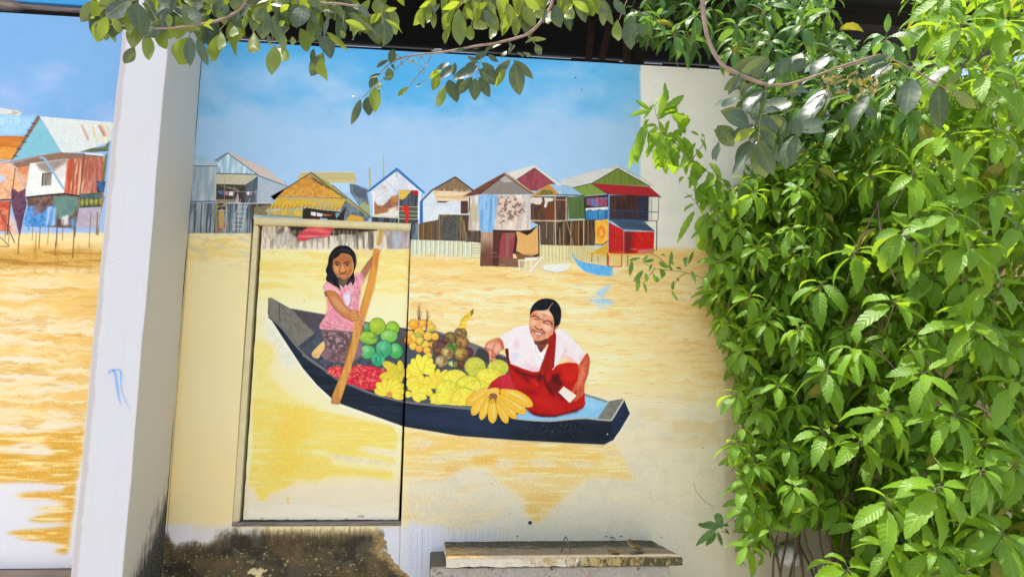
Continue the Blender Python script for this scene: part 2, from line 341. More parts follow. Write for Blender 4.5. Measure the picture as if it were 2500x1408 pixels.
P(LH, "380,950 460,960 460,1110 370,1110", '6a9ad8', c2='a9c2e2', n='v', a=.8, soft=2); P(LH, "500,1040 560,1020 560,1100 510,1110", 'cfd3df', a=.9, soft=2); P(LH, "570,1060 625,1040 615,1160 590,1140", '4f8fd0', a=.9, soft=2)
P(LH, "260,960 340,940 340,1010 280,1030", '7d6a80', a=.8, soft=2); P(LH, "650,965 830,960 810,1130 620,1120", 'b5adc2', c2='857c90', n='f', amp=.12)
L(LH, "215,878 400,858 525,848 650,868", '2f2726', 3.5)
P(LH, "100,800 150,835 210,805 205,870 220,930 200,1010 160,1210 140,1120 95,940 90,840", '6d4a5e', c2='4e3850', n='f', th=(.4, .65), amp=.2)
P(LH, "0,905 85,910 70,1100 130,1150 0,1170", 'c25a42', c2='e2a184', n='f', amp=.1); P(LH, "0,905 80,910 70,960 0,980", 'b04a34', a=.8, soft=2); P(LH, "70,1000 130,1080 150,1180 70,1180", 'e6b79c', a=.7, soft=4)
L(LH, "0,900 90,895", '3d2c26', 3); L(LH, "85,910 60,1180", '6d3a2c', 3); L(LH, "0,990 120,1245", '54505a', 2.2); L(LH, "0,760 90,870", 'a88f88', 1.5)
for x, y0_, y1_, w_ in ((45, 1130, 1220, 1.5), (78, 1110, 1250, 1.5), (155, 1200, 1340, 2.2), (270, 1110, 1230, 1.3), (298, 1160, 1330, 1.2), (330, 1100, 1290, 2), (400, 1090, 1260, 1.4), (475, 1010, 1280, 2.6), (455, 1240, 1350, 1.4), (520, 1060, 1230, 1.5), (620, 960, 1370, 2.5), (745, 1000, 1290, 1.2), (800, 1000, 1180, 2.2)):
    L(LH, f"{x},{y0_} {x-(y1_-y0_)*.06:.0f},{y1_}", '5b472c' if x % 2 else '6e5428', w_, .85)
L(LH, "210,1110 330,1115", '3f7fc2', 2); P(LH, "225,1115 245,1120 235,1160", '5f8fbe'); L(LH, "0,1200 75,1275", '4a4540', 1.6); L(LH, "0,1278 70,1280", '4a4540', 1.4)
for x in (290, 470, 640, 740):
    P(LH, [(x-8, 1250), (x+10, 1250), (x+2, 1500), (x-16, 1500)], 'a87a34', a=.35, soft=3)

# --- right wall houses, from the left
P(Z1, "130,95 250,125 420,200 575,262 130,258", '8fb6d8', c2='a9b9c9', g=(300, 120, 300, 260), amp=.05); L(Z1, "130,262 350,268 575,266", '2f3740', 2.2); L(Z1, "140,255 560,255", 'b9c6d2', 1.4)
P(Z1, "480,190 620,85 1055,390 465,372", '9cc2de', c2='c3d6e4', n='v', amp=.14); P(Z1, "460,270 520,280 530,370 455,365", '7f9cba', a=.7, soft=2)
P(Z1, "620,70 660,70 900,180 1150,285 1300,400 1500,552 1050,395", 'c5b7b4', c2='b4aeb2', n='f', amp=.06)
P(Z1, "435,185 612,72 628,92 490,206", '8a99a8'); L(Z1, "440,190 620,82 1060,400", '4a5566', 1.8); L(Z1, "1060,405 1480,562", '3f3f48', 1.8); L(Z1, "490,208 480,192", '4a5566', 2)
P(Z1, "465,372 1055,395 880,535 460,522", 'c4bea3', c2='b5af9a', n='h'); L(Z1, "465,374 700,378 1050,388", '2b3038', 1.8)
P(Z1, "458,525 875,535 865,795 452,745", '3b3633', c2='4b453f', n='f'); P(Z1, "470,535 740,575 810,640 700,610", '857a6a', a=.8); P(Z1, "875,535 1055,410 1040,800 862,795", '525c68', c2='7a848c', n='v', th=(.5, .7))
P(Z1, "1062,425 1480,562 1340,680 1240,800 1040,797", 'aab9ca', c2='97a7ba', n='v', amp=.12); P(Z1, "455,742 780,742 780,792 452,790", '8a8070'); P(Z1, "720,792 768,640 782,720 780,792", 'a59bab')
L(Z1, "465,628 1040,640", 'c8ccd2', .8)
for s, c in (("485,632 535,632 535,668 500,672", '4a74b4'), ("535,632 585,632 575,688 540,672", '3a5a98'), ("584,632 630,632 625,690 585,685", 'd2707c'), ("640,632 704,632 698,692 636,690", 'd9dce6'), ("890,638 936,638 930,682 900,680", 'd2d6e2'), ("938,640 968,640 965,684 945,682", 'c87a8e')): P(Z1, s, c, amp=.08)
L(Z1, "577,425 576,740", '9a9a98', 1.1); L(Z1, "716,500 712,760", '8f8a82', 1); L(Z1, "455,280 448,770", 'b4b8b0', 2.4)
P(Z1, "122,275 458,268 448,772 95,772", '8fa3b4', c2='a6b3bd', n='v', amp=.1); P(Z1, "125,275 175,275 150,770 95,770", '7388a0', a=.5, soft=4); L(Z1, "98,776 440,772", '2b2a28', 2); L(Z1, "445,300 438,760", 'c3c0a8', 2)
P(Z1, "90,790 985,805 968,1225 62,1225", '62707f', c2='8794a0', n='v', amp=.22, th=(.35, .7)); P(Z1, "980,800 1260,800 1180,900 1000,960", '4a4640'); P(Z1, "960,800 1010,820 990,1000 965,1220", '4d4038')
for x in (150, 215, 240, 300, 330, 378, 440, 468): L(Z1, f"{x+12},{800} {x-12},{1222}", '262a30' if x not in (215, 300) else 'a9a28a', 1.5)
for x in (600, 655, 745, 780, 850, 905, 945): L(Z1, f"{x+6},{820} {x-8},{1222}", '30343a' if x % 2 else 'a5adb3', 1.3)
P(Z1, "440,795 605,795 600,900 585,890 580,840 490,850 470,880 470,1220 440,1220", '9c8d55', a=.85); P(Z1, "472,800 570,800 545,830 480,832", '3a322c'); P(Z1, "475,885 520,840 590,850 590,890", '38332f')
P(Z1, "505,900 572,905 566,1165 500,1150 490,1000", 'b3925a', amp=.08); P(Z1, "572,1060 600,1090 588,1165 560,1165 470,1220 480,1100 500,1150 560,1165", 'a9505a', a=.8)
L(Z1, "470,905 640,905", 'bfc3c6', 1.1); L(Z1, "600,850 590,1220", 'c3bda0', 1.2); L(Z1, "538,840 540,900", 'c9ccd0', 1)
L(Z1, "805,750 760,890 690,1060 700,1200", 'b9bec4', 1.5); L(Z1, "940,735 880,880 845,1100 800,1210", 'b2b7bd', 1.5); L(Z1, "775,970 770,1215", 'c6cacf', 1.4)
for y in (845, 915, 985, 1045, 1105, 1165): L(Z1, f"{770-(y-845)*.25:.0f},{y} {905-(y-845)*.25:.0f},{y+4}", 'ccd0d4', 1.2)
L(Z1, "610,795 900,800 1260,800", 'd3d2c4', 1.8); L(Z1, "1040,790 1042,940", 'b9b7a8', 1.2)
# straw-roofed house
P(A0, "735,421 862,420 866,424 871,447 803,446 770,424 723,444", 'c2b585', c2='b0a578', n='h', amp=.06); L(A0, "735,421 862,420", 'd9d2b0', 1.2)
P(A0, "803,446 871,447 858,467 838,470 816,455", 'a7c8ec', amp=0); P(A0, "853,449 866,449 898,462 902,500 900,524 880,508 855,470", '7b90a6', c2='5a6676', n='v', amp=.2); P(A0, "862,450 893,464 893,485 877,484 865,476", '4a5462', a=.8); P(A0, "876,503 888,492 905,505 902,530 880,512", '9a9f6c', c2='7f9a8a', n='f')
P(Z1, "1000,860 1260,810 1200,900 1000,950", '77705c'); P(Z1, "1000,900 1200,920 1190,985 1010,960", '8a7d4c', c2='5d5a48', n='f')
P(Z1, "1820,362 2270,728 1250,706", 'be8a3e', c2='cf9f4c', n='f', amp=.16); P(Z1, "1830,395 1990,470 2150,610 2060,590 1900,510 1810,440", '5a4638', c2='8d6a40', n='f', th=(.45, .6), a=.9, soft=2)
P(Z1, "2070,600 2130,590 2260,700 2255,728 2070,715", 'd2a03c', a=.8, soft=2)
P(A0, "760,420 803,446 850,486 900,520 908,531 890,530 846,494 800,456 757,428", 'a89d5e', c2='8f8a5a', n='h'); L(Z1, "1240,706 1500,560 1822,360 2060,560 2320,735", '463a30', 2.2); L(A0, "812,452 850,484 906,530", '3f3a2e', 1.6)
P(Z1, "1255,705 1330,712 1310,735 1290,745", '4a4038'); L(Z1, "1320,708 1700,712 2270,730", '5a4634', 1.6); L(Z1, "1330,706 2060,716", 'e2d6bc', .9, .7)
P(Z1, "1330,715 2315,740 2300,790 2220,915 2140,905 1960,885 1740,862 1480,892 1300,880 1150,915 1240,840", 'cda63a', c2='a79a70', n='h', th=(.48, .66), amp=.2)
for i in range(60):
    x = 1180+i*18; y = 880-abs(math.sin(i*1.7))*28+(20 if x > 1900 else 0); L(Z1, f"{x},{y+22:.0f} {x+24},{y-30:.0f}", '6b5524' if i % 3 else 'e0bf55', 1.1, .8)
P(Z1, "1210,905 1700,888 1690,1012 1205,975", 'd3b145', c2='a59a58', n='v'); P(Z1, "1205,955 1680,990 1680,1012 1205,985", '7a8a86', a=.8); P(Z1, "1700,880 1760,865 1960,895 2230,920 2300,960 2290,1050 1690,1030", '2d2926')
for s, c in (("1815,920 1888,930 1882,985 1812,970", 'd5d8e2'), ("1895,932 1988,950 1972,992 1900,985", 'd9dbe2'), ("1985,952 2140,966 2000,988", 'a9683f'), ("1800,1008 1930,1012 1925,1040 1800,1035", '74281e'), ("1945,1010 2055,1018 2040,1045 1935,1035", '92b8de'), ("2160,940 2225,930 2220,1040 2180,1040", '6f8d9c')): P(Z1, s, c, amp=.08)
P(A0, "843,489 905,531 897,540 830,537 832,512", '566270', c2='7d8c94', n='f', amp=.2); P(A0, "848,531 856,524 886,530 888,540 846,539", 'd2a540', c2='b98a34', n='f'); P(A0, "820,535 845,505 838,540", '2e2a26')
L(Z2, "332,228 340,478", 'b7ad88', 4, w2=5); L(Z2, "480,88 484,330", 'a5a493', 2.6, w2=3.6); L(Z2, "324,228 330,478", '8d8668', 1)
# white house with the blue roof edge
P(Z2, "345,770 880,800 872,1030 785,1020 790,845 355,825", '34363c', c2='4b5462', n='v', amp=.2); P(Z2, "300,480 345,480 375,760 345,775", 'b9cbe6', c2='8fb4dc', n='v')
P(Z2, "630,248 872,460 878,800 640,770 372,748 345,490", 'c2c8d8', c2='d5d9e2', n='b', amp=.08); P(Z2, "375,590 420,640 480,645 560,560 650,520 640,700 560,690 520,720 380,745", 'a36e4a', c2='7f5546', n='f', th=(.45, .65), amp=.2, soft=1)
P(Z2, "540,680 630,650 640,740 530,730", 'd8cfc6', a=.9, soft=2); P(Z2, "560,540 640,530 640,600 590,620", 'b98048', a=.7, soft=2); P(Z2, "470,420 520,430 510,470 470,465", 'c5a59c', a=.7, soft=2)
L(Z2, "410,545 560,450", '8f96a6', 1); L(Z2, "510,370 640,505", '8f96a6', 1); L(Z2, "628,265 632,330", '6f7684', 1.4)
P(Z2, "648,474 868,476 862,640 645,640", '383c45', c2='4d5866', n='v'); P(Z2, "652,474 792,478 725,560 690,580 656,570", 'ceac48', amp=.08); P(Z2, "800,480 866,478 866,536 815,525", 'b1232e'); P(Z2, "648,640 862,640 860,830 650,830", '41443c')
for y in (655, 705, 750, 790): L(Z2, f"650,{y} 860,{y+5}", 'c3c6c2', 1.6)
for y in (680, 728, 770): L(Z2, f"660,{y} 858,{y+3}", '6a6c58', 2)
P(Z2, "680,662 755,636 765,700 758,836 728,838 728,760 715,700 682,688", 'ca2a20', amp=.1); P(Z2, "372,745 655,760 656,778 372,765", 'dcc18a'); L(Z2, "372,748 375,500 345,490", 'e4e7ee', 2.5)
L(Z2, "310,488 630,236 932,500", '2f6cb2', 4.6); L(Z2, "330,480 630,256 890,480", '24405f', 1.2); L(Z2, "868,470 888,500 876,840", 'e2e5ea', 3.5); P(Z2, "886,600 922,590 918,842 884,838", '2c6fc0', c2='1f56a0', n='v'); L(Z2, "655,480 650,835", 'cfd2d6', 1.5)
L(Z2, "652,774 650,830", 'c9bf9c', 2.2)
P(A0, "1003,543 1022,545 1021,586 1003,586", '4b5463', c2='69727e', n='v', amp=.2); L(A0, "1021,545 1021,588", 'c9ccd0', 1.4)
# brown gable house
P(Z2, "880,852 920,838 1092,808 1110,742 1440,750 1565,940 1560,1050 875,1025", '544840', c2='6a5a48', n='v', amp=.2); P(Z2, "880,842 1040,828 1030,1020 878,1018", '6c5236', c2='57432f', n='v'); P(Z2, "1140,775 1335,768 1335,1042 1140,1032", '4a4b4d', c2='585552', n='f')
for x in (925, 978, 1020, 1080, 1105, 1300, 1338): L(Z2, f"{x},{850 if x<1060 else 770} {x-4},1030", '9c8a56' if x in (925, 1105, 1338) else '7d6c42', 1.4)
L(Z2, "1345,765 1390,950 1410,1040", '8f8452', 1.8); P(Z2, "1355,760 1430,755 1450,920 1390,950", '4a3a36')
P(Z2, "1280,326 1486,482 1020,472", '8a7258', c2='6b5746', n='f', amp=.3); P(Z2, "1022,478 1440,488 1425,590 1070,602", 'cab08e', c2='d6c2a2', n='h', amp=.06); P(Z2, "1040,475 1140,455 1440,470 1440,490 1020,480", '7d6652', c2='b09676', n='f', th=(.5, .6), a=.8)
P(Z2, "918,602 1030,488 1075,602 1342,594 1342,742 1100,738 1088,802 920,838", 'c1cadb', c2='cfd6e2', n='b', amp=.06); P(Z2, "1075,596 1205,600 1170,612 1085,610", '2d2624'); P(Z2, "1340,594 1424,592 1420,736 1340,738", '5a3832', c2='2f2a30', n='f')
L(Z2, "900,598 1020,474 1280,328 1490,486", '3c302e', 3); L(Z2, "1424,560 1425,738 1100,740", 'eaded0', 2); L(Z2, "925,836 1090,806 1100,742", '5a3f34', 1.6)
# pale plank fence
P(Z2, "786,1022 1200,1032 1562,1045 1556,1240 1200,1250 786,1210", 'd5d1b0', c2='c3cdc2', n='v', amp=.1)
for i, x in enumerate(range(800, 1480, 17)): L(Z2, f"{x+rng.integers(-4,4)},{1026+(x-800)*.03:.0f} {x-3},{1190+rng.integers(-10,30)}", ('7f8c7c', 'a5b3ae', 'f0ecd2')[i % 3], 1.1+.5*(i % 2), .8)
for y in (1078, 1110, 1142, 1170, 1222): L(Z2, f"1470,{y} 1555,{y+4}", '8d8a68', 1.1)
P(Z2, "786,1190 1000,1200 1560,1225 1556,1290 786,1275", 'e5c888', a=.75, soft=6, amp=.1)
# patched brown house
P(Z3, "500,198 815,108 1135,340 1100,350 820,142 615,275", 'd2d2d0', c2='bdbdbd', n='f', amp=.06); P(Z3, "820,142 1062,325 985,330 845,402 765,392 620,278", '87404a', c2='994a50', n='f', amp=.12); L(Z3, "615,275 820,142 1060,325", '4a3236', 1.5); L(Z3, "770,390 850,400", '3a2a2c', 2)
P(Z3, "480,205 818,442 180,445", '8b8482', c2='6b625f', n='f', amp=.25); P(Z3, "405,270 490,225 575,300 480,310", 'b4b2b6', c2='8d898c', n='f', a=.9); P(Z3, "0,468 250,320 478,195 492,215 200,440 100,458", '7a4a38', c2='5d382c', n='h', amp=.2)
P(Z3, "480,195 492,200 825,430 800,442 482,222", 'b38a5e'); L(Z3, "190,440 482,222 800,440", '392c2a', 1.8)
P(Z3, "88,470 195,450 780,450 778,700 770,862 60,852", 'c4b5ad', c2='d3c8c0', n='v', amp=.12); P(Z3, "400,470 560,460 700,520 720,640 560,740 420,790 400,620", '7f5c58', c2='c2b2aa', n='f', th=(.42, .55), amp=.2, a=.8, soft=3); P(Z3, "80,560 180,560 185,760 75,760", 'a39f7d', a=.6, soft=4); P(Z3, "690,470 775,460 770,780 700,800", 'b9b6c2', a=.6, soft=5)
P(Z3, "190,462 385,456 395,520 372,690 352,860 275,892 205,868 182,660", '6fa1d6', c2='88b2de', n='v', amp=.08, soft=2, sm=3); L(Z3, "265,540 268,620", '4f6f9c', 1.6); L(Z3, "318,500 322,630", '57769c', 1.8)
for i in range(34):
    x = 75+i*21; y = 838+(i % 3)*6
    if not 190 < x < 370: P(Z3, [(x-9, y-6), (x+10, y-6), (x+1, y+30+(i*7) % 22)], 'cfc5be', amp=.1)
P(Z3, "70,870 200,860 205,1000 100,985 30,990 10,870", '453a36', c2='5d5145', n='v'); L(Z3, "10,740 45,1000", '9a8d60', 1.6); L(Z3, "78,480 70,640", '2f2826', 2.2)
P(Z3, "345,850 780,862 770,1170 570,1120 400,1270 345,1260", '3b2c28'); P(Z3, "208,872 350,882 348,1265 198,1265", 'a98c74', c2='6a443c', g=(270, 950, 270, 1130), n='v', amp=.2); P(Z3, "345,862 452,880 425,1265 345,1265", '5a302c', c2='48302c', n='v'); P(Z3, "450,884 605,880 575,1100 575,1230 410,1265 425,1000", '99404e', c2='7f5a4c', n='v', th=(.5, .7), amp=.15)
P(Z3, "430,1170 720,1180 700,1280 400,1268", '7f5c4a', c2='694a3c', n='f'); P(Z3, "350,850 620,860 770,850 870,790 885,1150 790,1170 600,1105 615,920 600,880", '2f2420'); P(Z3, "610,868 650,872 735,912 790,880 858,795 868,1122 770,1152 700,1135 610,1092 625,960", 'd3a76a', c2='c4965c', n='f', amp=.06); P(Z3, "720,1130 800,1120 790,1155 740,1150", 'a97c56', a=.7, soft=2)
L(Z3, "880,745 882,1160", 'cdb894', 1.8); P(Z3, "590,1110 880,1165 870,1200 640,1200", '77543c')
# the small orange-and-blue roofed hut
P(Z3, "775,470 1210,465 1205,738 780,742", '46352f', c2='5c4036', n='v'); P(Z3, "930,550 1050,540 1048,735 940,735", '6d3c2c', a=.8); P(Z3, "775,480 905,478 912,520 890,560 840,560 800,545 775,550", 'd4cec8', c2='b8b0aa', n='f'); P(Z3, "930,478 1045,488 1030,520 975,530 955,595 932,590 940,520", 'd2ccc6', amp=.15)
P(Z3, "775,482 870,400 985,326 1105,442 905,455", 'bf8a40', c2='b06c3c', n='f', amp=.1); P(Z3, "850,450 925,388 1005,395 1042,425 1020,442", '5f6230', c2='8a8238', n='f'); P(Z3, "985,326 1235,368 1392,462 1112,447", '8db0d4', c2='a8c2de', n='f', amp=.06); L(Z3, "900,455 1110,447 1390,463", '2f3a48', 1.8); L(Z3, "905,460 1055,455", 'dcd5cc', 2)
P(Z3, "1208,472 1400,466 1396,722 1214,726", '58703e', c2='445a38', n='v', amp=.2)
P(Z3, "780,752 1408,742 1400,1032 890,1022 882,800", '3f332e', c2='574439', n='v', amp=.2); P(Z3, "1275,790 1345,775 1340,1022 1262,1000", '74502f', c2='4c382c', n='v'); P(Z3, "892,762 1050,760 1048,1012 892,1010", '584840', a=.6)
for s, w_ in (("780,742 1170,752 1400,735", 3.2), ("1056,450 1062,1020", 3), ("1192,478 1190,750", 2.2), ("1180,480 1178,745", 1.4), ("1065,505 1190,510", 1.8), ("962,755 955,940", 1.3), ("1045,755 1040,1010", 1.3), ("1110,830 1112,1015", 1.6), ("1170,755 1172,1015", 1.3), ("1192,755 1190,1018", 2), ("1240,750 1250,1020", 1.3), ("1335,880 1332,1025", 1.2), ("1392,740 1386,1030", 2.4)): L(Z3, s, 'cbb890', w_*.8)
L(Z3, "1205,760 1270,1015", '8f8270', 2.6)
P(Z3, "888,1020 1408,1035 1500,1050 1500,1260 888,1240", 'd6cc9c', c2='c9c49c', n='v', amp=.12)
for i, x in enumerate(range(905, 1500, 20)): L(Z3, f"{x+rng.integers(-4,4)},{1026+(x-900)*.03:.0f} {x},{1215+rng.integers(-12,12)}", ('8d8658', 'eee6bc')[i % 2], 1.1, .75)
P(Z3, "880,1230 1500,1235 1500,1300 880,1290", 'e6cd92', a=.7, soft=5)
# green house with the red roof
P(Z4, "0,218 250,150 500,90 540,112 285,248 90,294 0,268", 'c6c9ca', c2='b4b8bc', n='h', amp=.06); P(Z4, "505,92 620,150 830,275 800,282 510,122", 'c3c3bd'); L(Z4, "530,100 720,190 840,280", '8d8a84', 1)
P(Z4, "510,118 800,278 282,252", '74873a', c2='5d7032', n='v', amp=.2); P(Z4, "100,295 270,256 425,342 200,368", '7d9446', c2='6a7f3c', n='f'); L(Z4, "90,294 282,250 512,116 800,278", '27301f', 1.8)
P(Z4, "0,266 70,270 205,360 0,352", '8db0d4', amp=.06); L(Z4, "0,354 205,360", '2f3a44', 1.6)
P(Z4, "215,370 430,350 430,580 215,582", '33282c'); P(Z4, "438,358 792,360 786,592 436,588", '3b2a29', c2='4d2f2c', n='v', amp=.2); P(Z4, "700,362 792,360 786,592 690,590", '2a3350', a=.8, soft=5); P(Z4, "440,490 780,510 780,590 440,588", '2f3040', a=.5, soft=4)
P(Z4, "272,250 800,282 905,374 420,348", 'a42a30', c2='8a2228', n='f', amp=.12); L(Z4, "272,250 420,348 905,374", '2f2a30', 1.4)
P(Z4, "228,385 420,372 416,455 300,462 230,445", 'a8404c', c2='4d6aa0', n='f', th=(.45, .58), amp=.2); P(Z4, "275,400 320,398 315,460 285,462", '5a78b4', a=.8); P(Z4, "220,475 425,462 425,492 380,500 350,485 300,500 262,488 222,500", 'd2d5d8'); P(Z4, "222,498 425,488 425,576 220,578", '2b6ca6', c2='3f82bc', n='v', amp=.15)
for x in (255, 290, 320, 350, 385): L(Z4, f"{x},500 {x},570", '7fb2dc', 1.2, .7)
L(Z4, "430,352 430,585", '5a94c8', 2.6); L(Z4, "430,490 880,512", '2f4f7a', 1.7); L(Z4, "435,572 780,580", '2c4468', 1.6); L(Z4, "325,372 325,460", 'b9b0a0', 1)
for x in range(470, 780, 45): L(Z4, f"{x},495 {x},580", '2c4468', 1)
L(Z4, "884,376 876,585", '43434a', 1.4); L(Z4, "790,590 868,588", '3a3a40', 1.6); L(Z4, "866,590 862,855", '38383c', 2); L(Z4, "820,385 818,580", '4a5a72', 1.2); L(Z4, "795,372 900,372", '6a2a30', 1.2)
P(Z4, "0,588 310,582 305,812 0,805", '3e312c', c2='55402f', n='v', amp=.25); P(Z4, "110,640 165,600 170,800 120,790", '6a482c', a=.7, soft=2)
for x, w_ in ((25, 1.4), (90, 1.8), (160, 1.2), (205, 2.6), (245, 1.2)): L(Z4, f"{x},590 {x-3},810", 'bfa878', w_)
L(Z4, "55,600 105,800", '8f8270', 2.2); L(Z4, "0,588 215,580", 'c3b088', 2.2)
P(Z4, "60,812 300,815 430,900 420,985 60,960", 'd3c692', c2='c2bb92', n='v', amp=.12)
for i, x in enumerate(range(70, 420, 17)): L(Z4, f"{x},{815+max(0,x-230)*.35:.0f} {x},{940+rng.integers(-10,15)}", '8a7f50', 1, .7)
P(Z4, "305,592 425,572 424,770 372,805 310,800", 'e8a53a', c2='f0bd5c', n='f', amp=.08); P(Z4, ell(362, 690, 36, 58), 'd06f2c', a=.9, soft=2); P(Z4, ell(362, 695, 18, 36), 'eeb04c', soft=2); L(Z4, "312,800 372,806 424,772", '4a2a1a', 2)
P(Z4, "236,890 300,870 420,785 424,896 300,900", 'cda43a', c2='b98d30', n='f'); P(Z4, "430,602 565,668 568,892 428,880", 'c02a26', c2='a82422', n='v', amp=.12); P(Z4, "570,686 842,688 836,882 568,892", 'bf201e', c2='c92a26', n='f', amp=.1); P(Z4, "572,688 650,690 640,880 570,890", '58262a', a=.85, soft=6); P(Z4, "690,850 836,840 834,884 690,888", 'd9a49c', c2='b8302c', n='f', a=.7, soft=2)
P(Z4, "432,572 738,586 850,684 562,672", '465c7c', c2='38485f', n='h', amp=.15); L(Z4, "430,600 562,670 850,686", 'b9c6d8', 1.1); L(Z4, "430,710 560,750", '7d1c1c', 1.2); L(Z4, "566,672 566,890", 'e09088', 1); P(Z4, "240,888 842,884 838,906 250,904", 'd6b35c', c2='b9924c', n='f')
P(Z4, "425,905 840,905 835,985 425,995", 'd8c48c', c2='cdb070', n='v', amp=.12); P(Z4, "0,960 500,985 840,975 840,1020 0,1010", 'e5cc92', a=.6, soft=6)
for s, c, w_ in (("420,880 416,990", '8f2a2c', 2.6), ("430,905 428,1000 545,1002 548,900", 'b2262a', 2), ("602,905 600,1000", '5a2a2a', 1.5), ("280,890 276,960", '4a3a2a', 1.6), ("330,905 338,970", '5a4a30', 1.2)): L(Z4, s, c, w_)
P(Z3, "868,1240 1040,1245 1252,1225 1185,1320 1080,1338 930,1312", 'dcdee0', c2='d0d4da', n='f', amp=.05); L(Z3, "868,1240 930,1312 1080,1338 1185,1320", '9ea8b0', 1.2)
P(Z3, "640,1195 850,1170 1000,1180 880,1330 650,1320", 'd5c79a', c2='b0b09a', n='f', a=.7, soft=4)
for s, w_ in (("642,1195 648,1320", 2.6), ("640,1196 720,1200 850,1190", 3.2), ("718,1205 714,1320", 2.4), ("785,1200 780,1280", 3.2), ("905,1165 770,1322", 4.4), ("720,1180 860,1175", 5)): L(Z3, s, 'dfe0dc', w_)
P(Z4, "88,876 105,890 135,935 220,968 470,1005 466,1092 330,1082 215,1048 150,992", '5aa4e2', c2='6db0e8', n='f', amp=.06); L(Z4, "88,876 100,930 150,995 215,1050 330,1084 465,1092", 'bfd3e2', 1.8); P(Z4, "455,1000 540,1030 540,1080 460,1090", 'd9cfae', a=.7, soft=4)
P(Z4, "270,1290 340,1215 430,1165 455,1180 400,1240 380,1270 490,1320 420,1372 340,1370 300,1325 210,1300", '9fc4e6', c2='d8cfae', n='h', th=(.5, .7), amp=.06, soft=4); P(Z4, "110,1160 190,1150 180,1180 130,1185", 'b5c6c8', a=.6, soft=4)

# --- the painted door
dm = mask(parse(A0, "630,540 1003,548 973,1276 580,1278"), 0)
y0_, x0_, mm = dm; sl = (slice(y0_, y0_+mm.shape[0]), slice(x0_, x0_+mm.shape[1])); mm = mm[..., None]
def dl(al, c): IMG[sl] += (mm*(al[..., None] if hasattr(al, 'shape') else al))*(hx(c)-IMG[sl])
py, pxx = PY[sl], PX[sl]
dl(1.0, 'ecdeb6'); dl(ss(740, 700, py)*ss(606, 622, py)*.75, 'efd998'); dl(ss(750, 690, py)*ss(.44, .60, stk[sl])*.75, 'eccc78'); dl(ss(860, 700, py)*ss(.52, .66, stk[sl])*.4*ss(700, 640, pxx), 'ecc877')
dl(ss(612, 604, py+(N_F[sl]-.5)*10), 'd6cfc2'); dl(ss(612, 600, py)*ss(.46, .64, N_V[sl])*.75, '8d8680'); dl(ss(600, 560, py)*ss(.52, .64, vnoise(16, 60, 44)[sl])*.8, '4f4741')
dl(ss(760, 880, py)*ss(1000, 900, pxx)*.4, 'e2d8b4'); dl(ss(1130, 1200, py+(N_B[sl]-.5)*60+(pxx-780)*.06)*.8, 'd6cdb9'); dl(ss(1180, 1270, py)*ss(.46, .66, N_H[sl])*.5, 'c9c8c8')
dl(ss(1225, 1262, py+(N_C[sl]-.5)*60)*.6, 'dddcd2'); dl(ss(622, 596, pxx+(py-800)*.062)*.5, 'cfcab4')
P(DZ, "200,-600 420,-560 330,-300 520,-120 900,60 1380,140 1420,230 1400,330 1150,310 1080,360 1390,400 1400,460 900,420 840,450 1370,510 1385,580 1100,560 900,560 740,600 580,590 480,650 350,690 310,750 250,760 220,660 160,640 200,300 190,-100", 'eed27c', amp=.05, a=.8, soft=9)
P(DZ, "200,-100 640,-20 1380,140 1420,230 1400,330 1130,300 1050,340 1380,400 1400,450 860,380 840,460 1080,500 1370,520 1385,590 1100,550 840,545 740,600 580,590 480,650 350,690 310,755 245,760 220,660 160,640 200,300", 'e9cc6a', c2='e6d498', n='h', th=(.5, .82), amp=.04, a=.9, soft=3)
P(DZ, "380,20 640,0 660,250 620,400 560,520 420,620 340,560 300,420 400,300", 'eec04e', a=.55, soft=12, amp=.05); P(DZ, "480,740 500,735 500,790 488,792", 'e8b85a', a=.9, soft=1)
P(DZ, "850,370 1080,400 1400,450 1400,470 1050,440 840,400", 'd3cbbd', a=.8, soft=3); P(DZ, "1120,310 1400,350 1400,390 1150,340", 'd8d2c2', a=.8, soft=3)
P(Z5, "270,110 1070,128 1060,150 900,165 860,185 760,180 700,195 640,190 600,210 370,210 330,190 310,130", '37302c', amp=.2, soft=1)
for i in range(26):
    x = 300+i*23+rng.integers(-8, 8); ln = rng.integers(40, 110); P(Z5, [(x, 150), (x+14, 150), (x+9, 170+ln), (x+3, 170+ln)], '9a9490' if i % 3 else '5a524c', a=.75, soft=1)
P(Z5, "185,190 290,150 320,200 330,275 180,280", 'a09c9a', c2='c9c3b9', n='v', a=.8, soft=2); P(Z5, "75,112 250,112 190,170 150,240 110,200", 'aaa08f', c2='d3ccbf', n='v', a=.8, soft=2)
P(Z5, "368,205 400,165 470,118 695,128 668,165 640,206 560,206 500,214 440,240 380,240", 'c54a56', c2='d6737a', n='h', amp=.1); L(Z5, "368,208 380,240 440,238 500,214 640,206", '6a1f2c', 1, .7)
for x, a_, b_, w_ in ((885, 150, 305, 6), (940, 160, 300, 5), (1000, 160, 300, 11), (1015, 180, 290, 7)): L(Z5, f"{x},{a_} {x+4},{b_}", '5f5855', w_, .75)
for x in (890, 945, 985): P(Z5, [(x-15, 305), (x+20, 305), (x+14, 370), (x-8, 370)], 'c6bfa4', a=.6, soft=3)
P(Z5, "1105,148 1340,156 1336,270 1300,308 1145,308 1140,220", '9f99a4', c2='b3aab0', n='v', amp=.15); P(Z5, "1190,152 1260,154 1250,290 1200,290", '9db4cc', a=.75, soft=4); P(Z5, "1140,220 1180,160 1175,300 1150,306", '8a7f86', a=.7, soft=2)
P(Z5, "380,640 480,660 560,730 430,690", 'e9cf8a', a=.7, soft=4); L(Z5, "430,640 470,615", 'b0a88a', 1, .6); L(Z5, "430,740 436,762", '8f8a7a', 1.2, .7)
L(A0, "1003,548 973,1275", '8f8a7c', 1.2, .4)
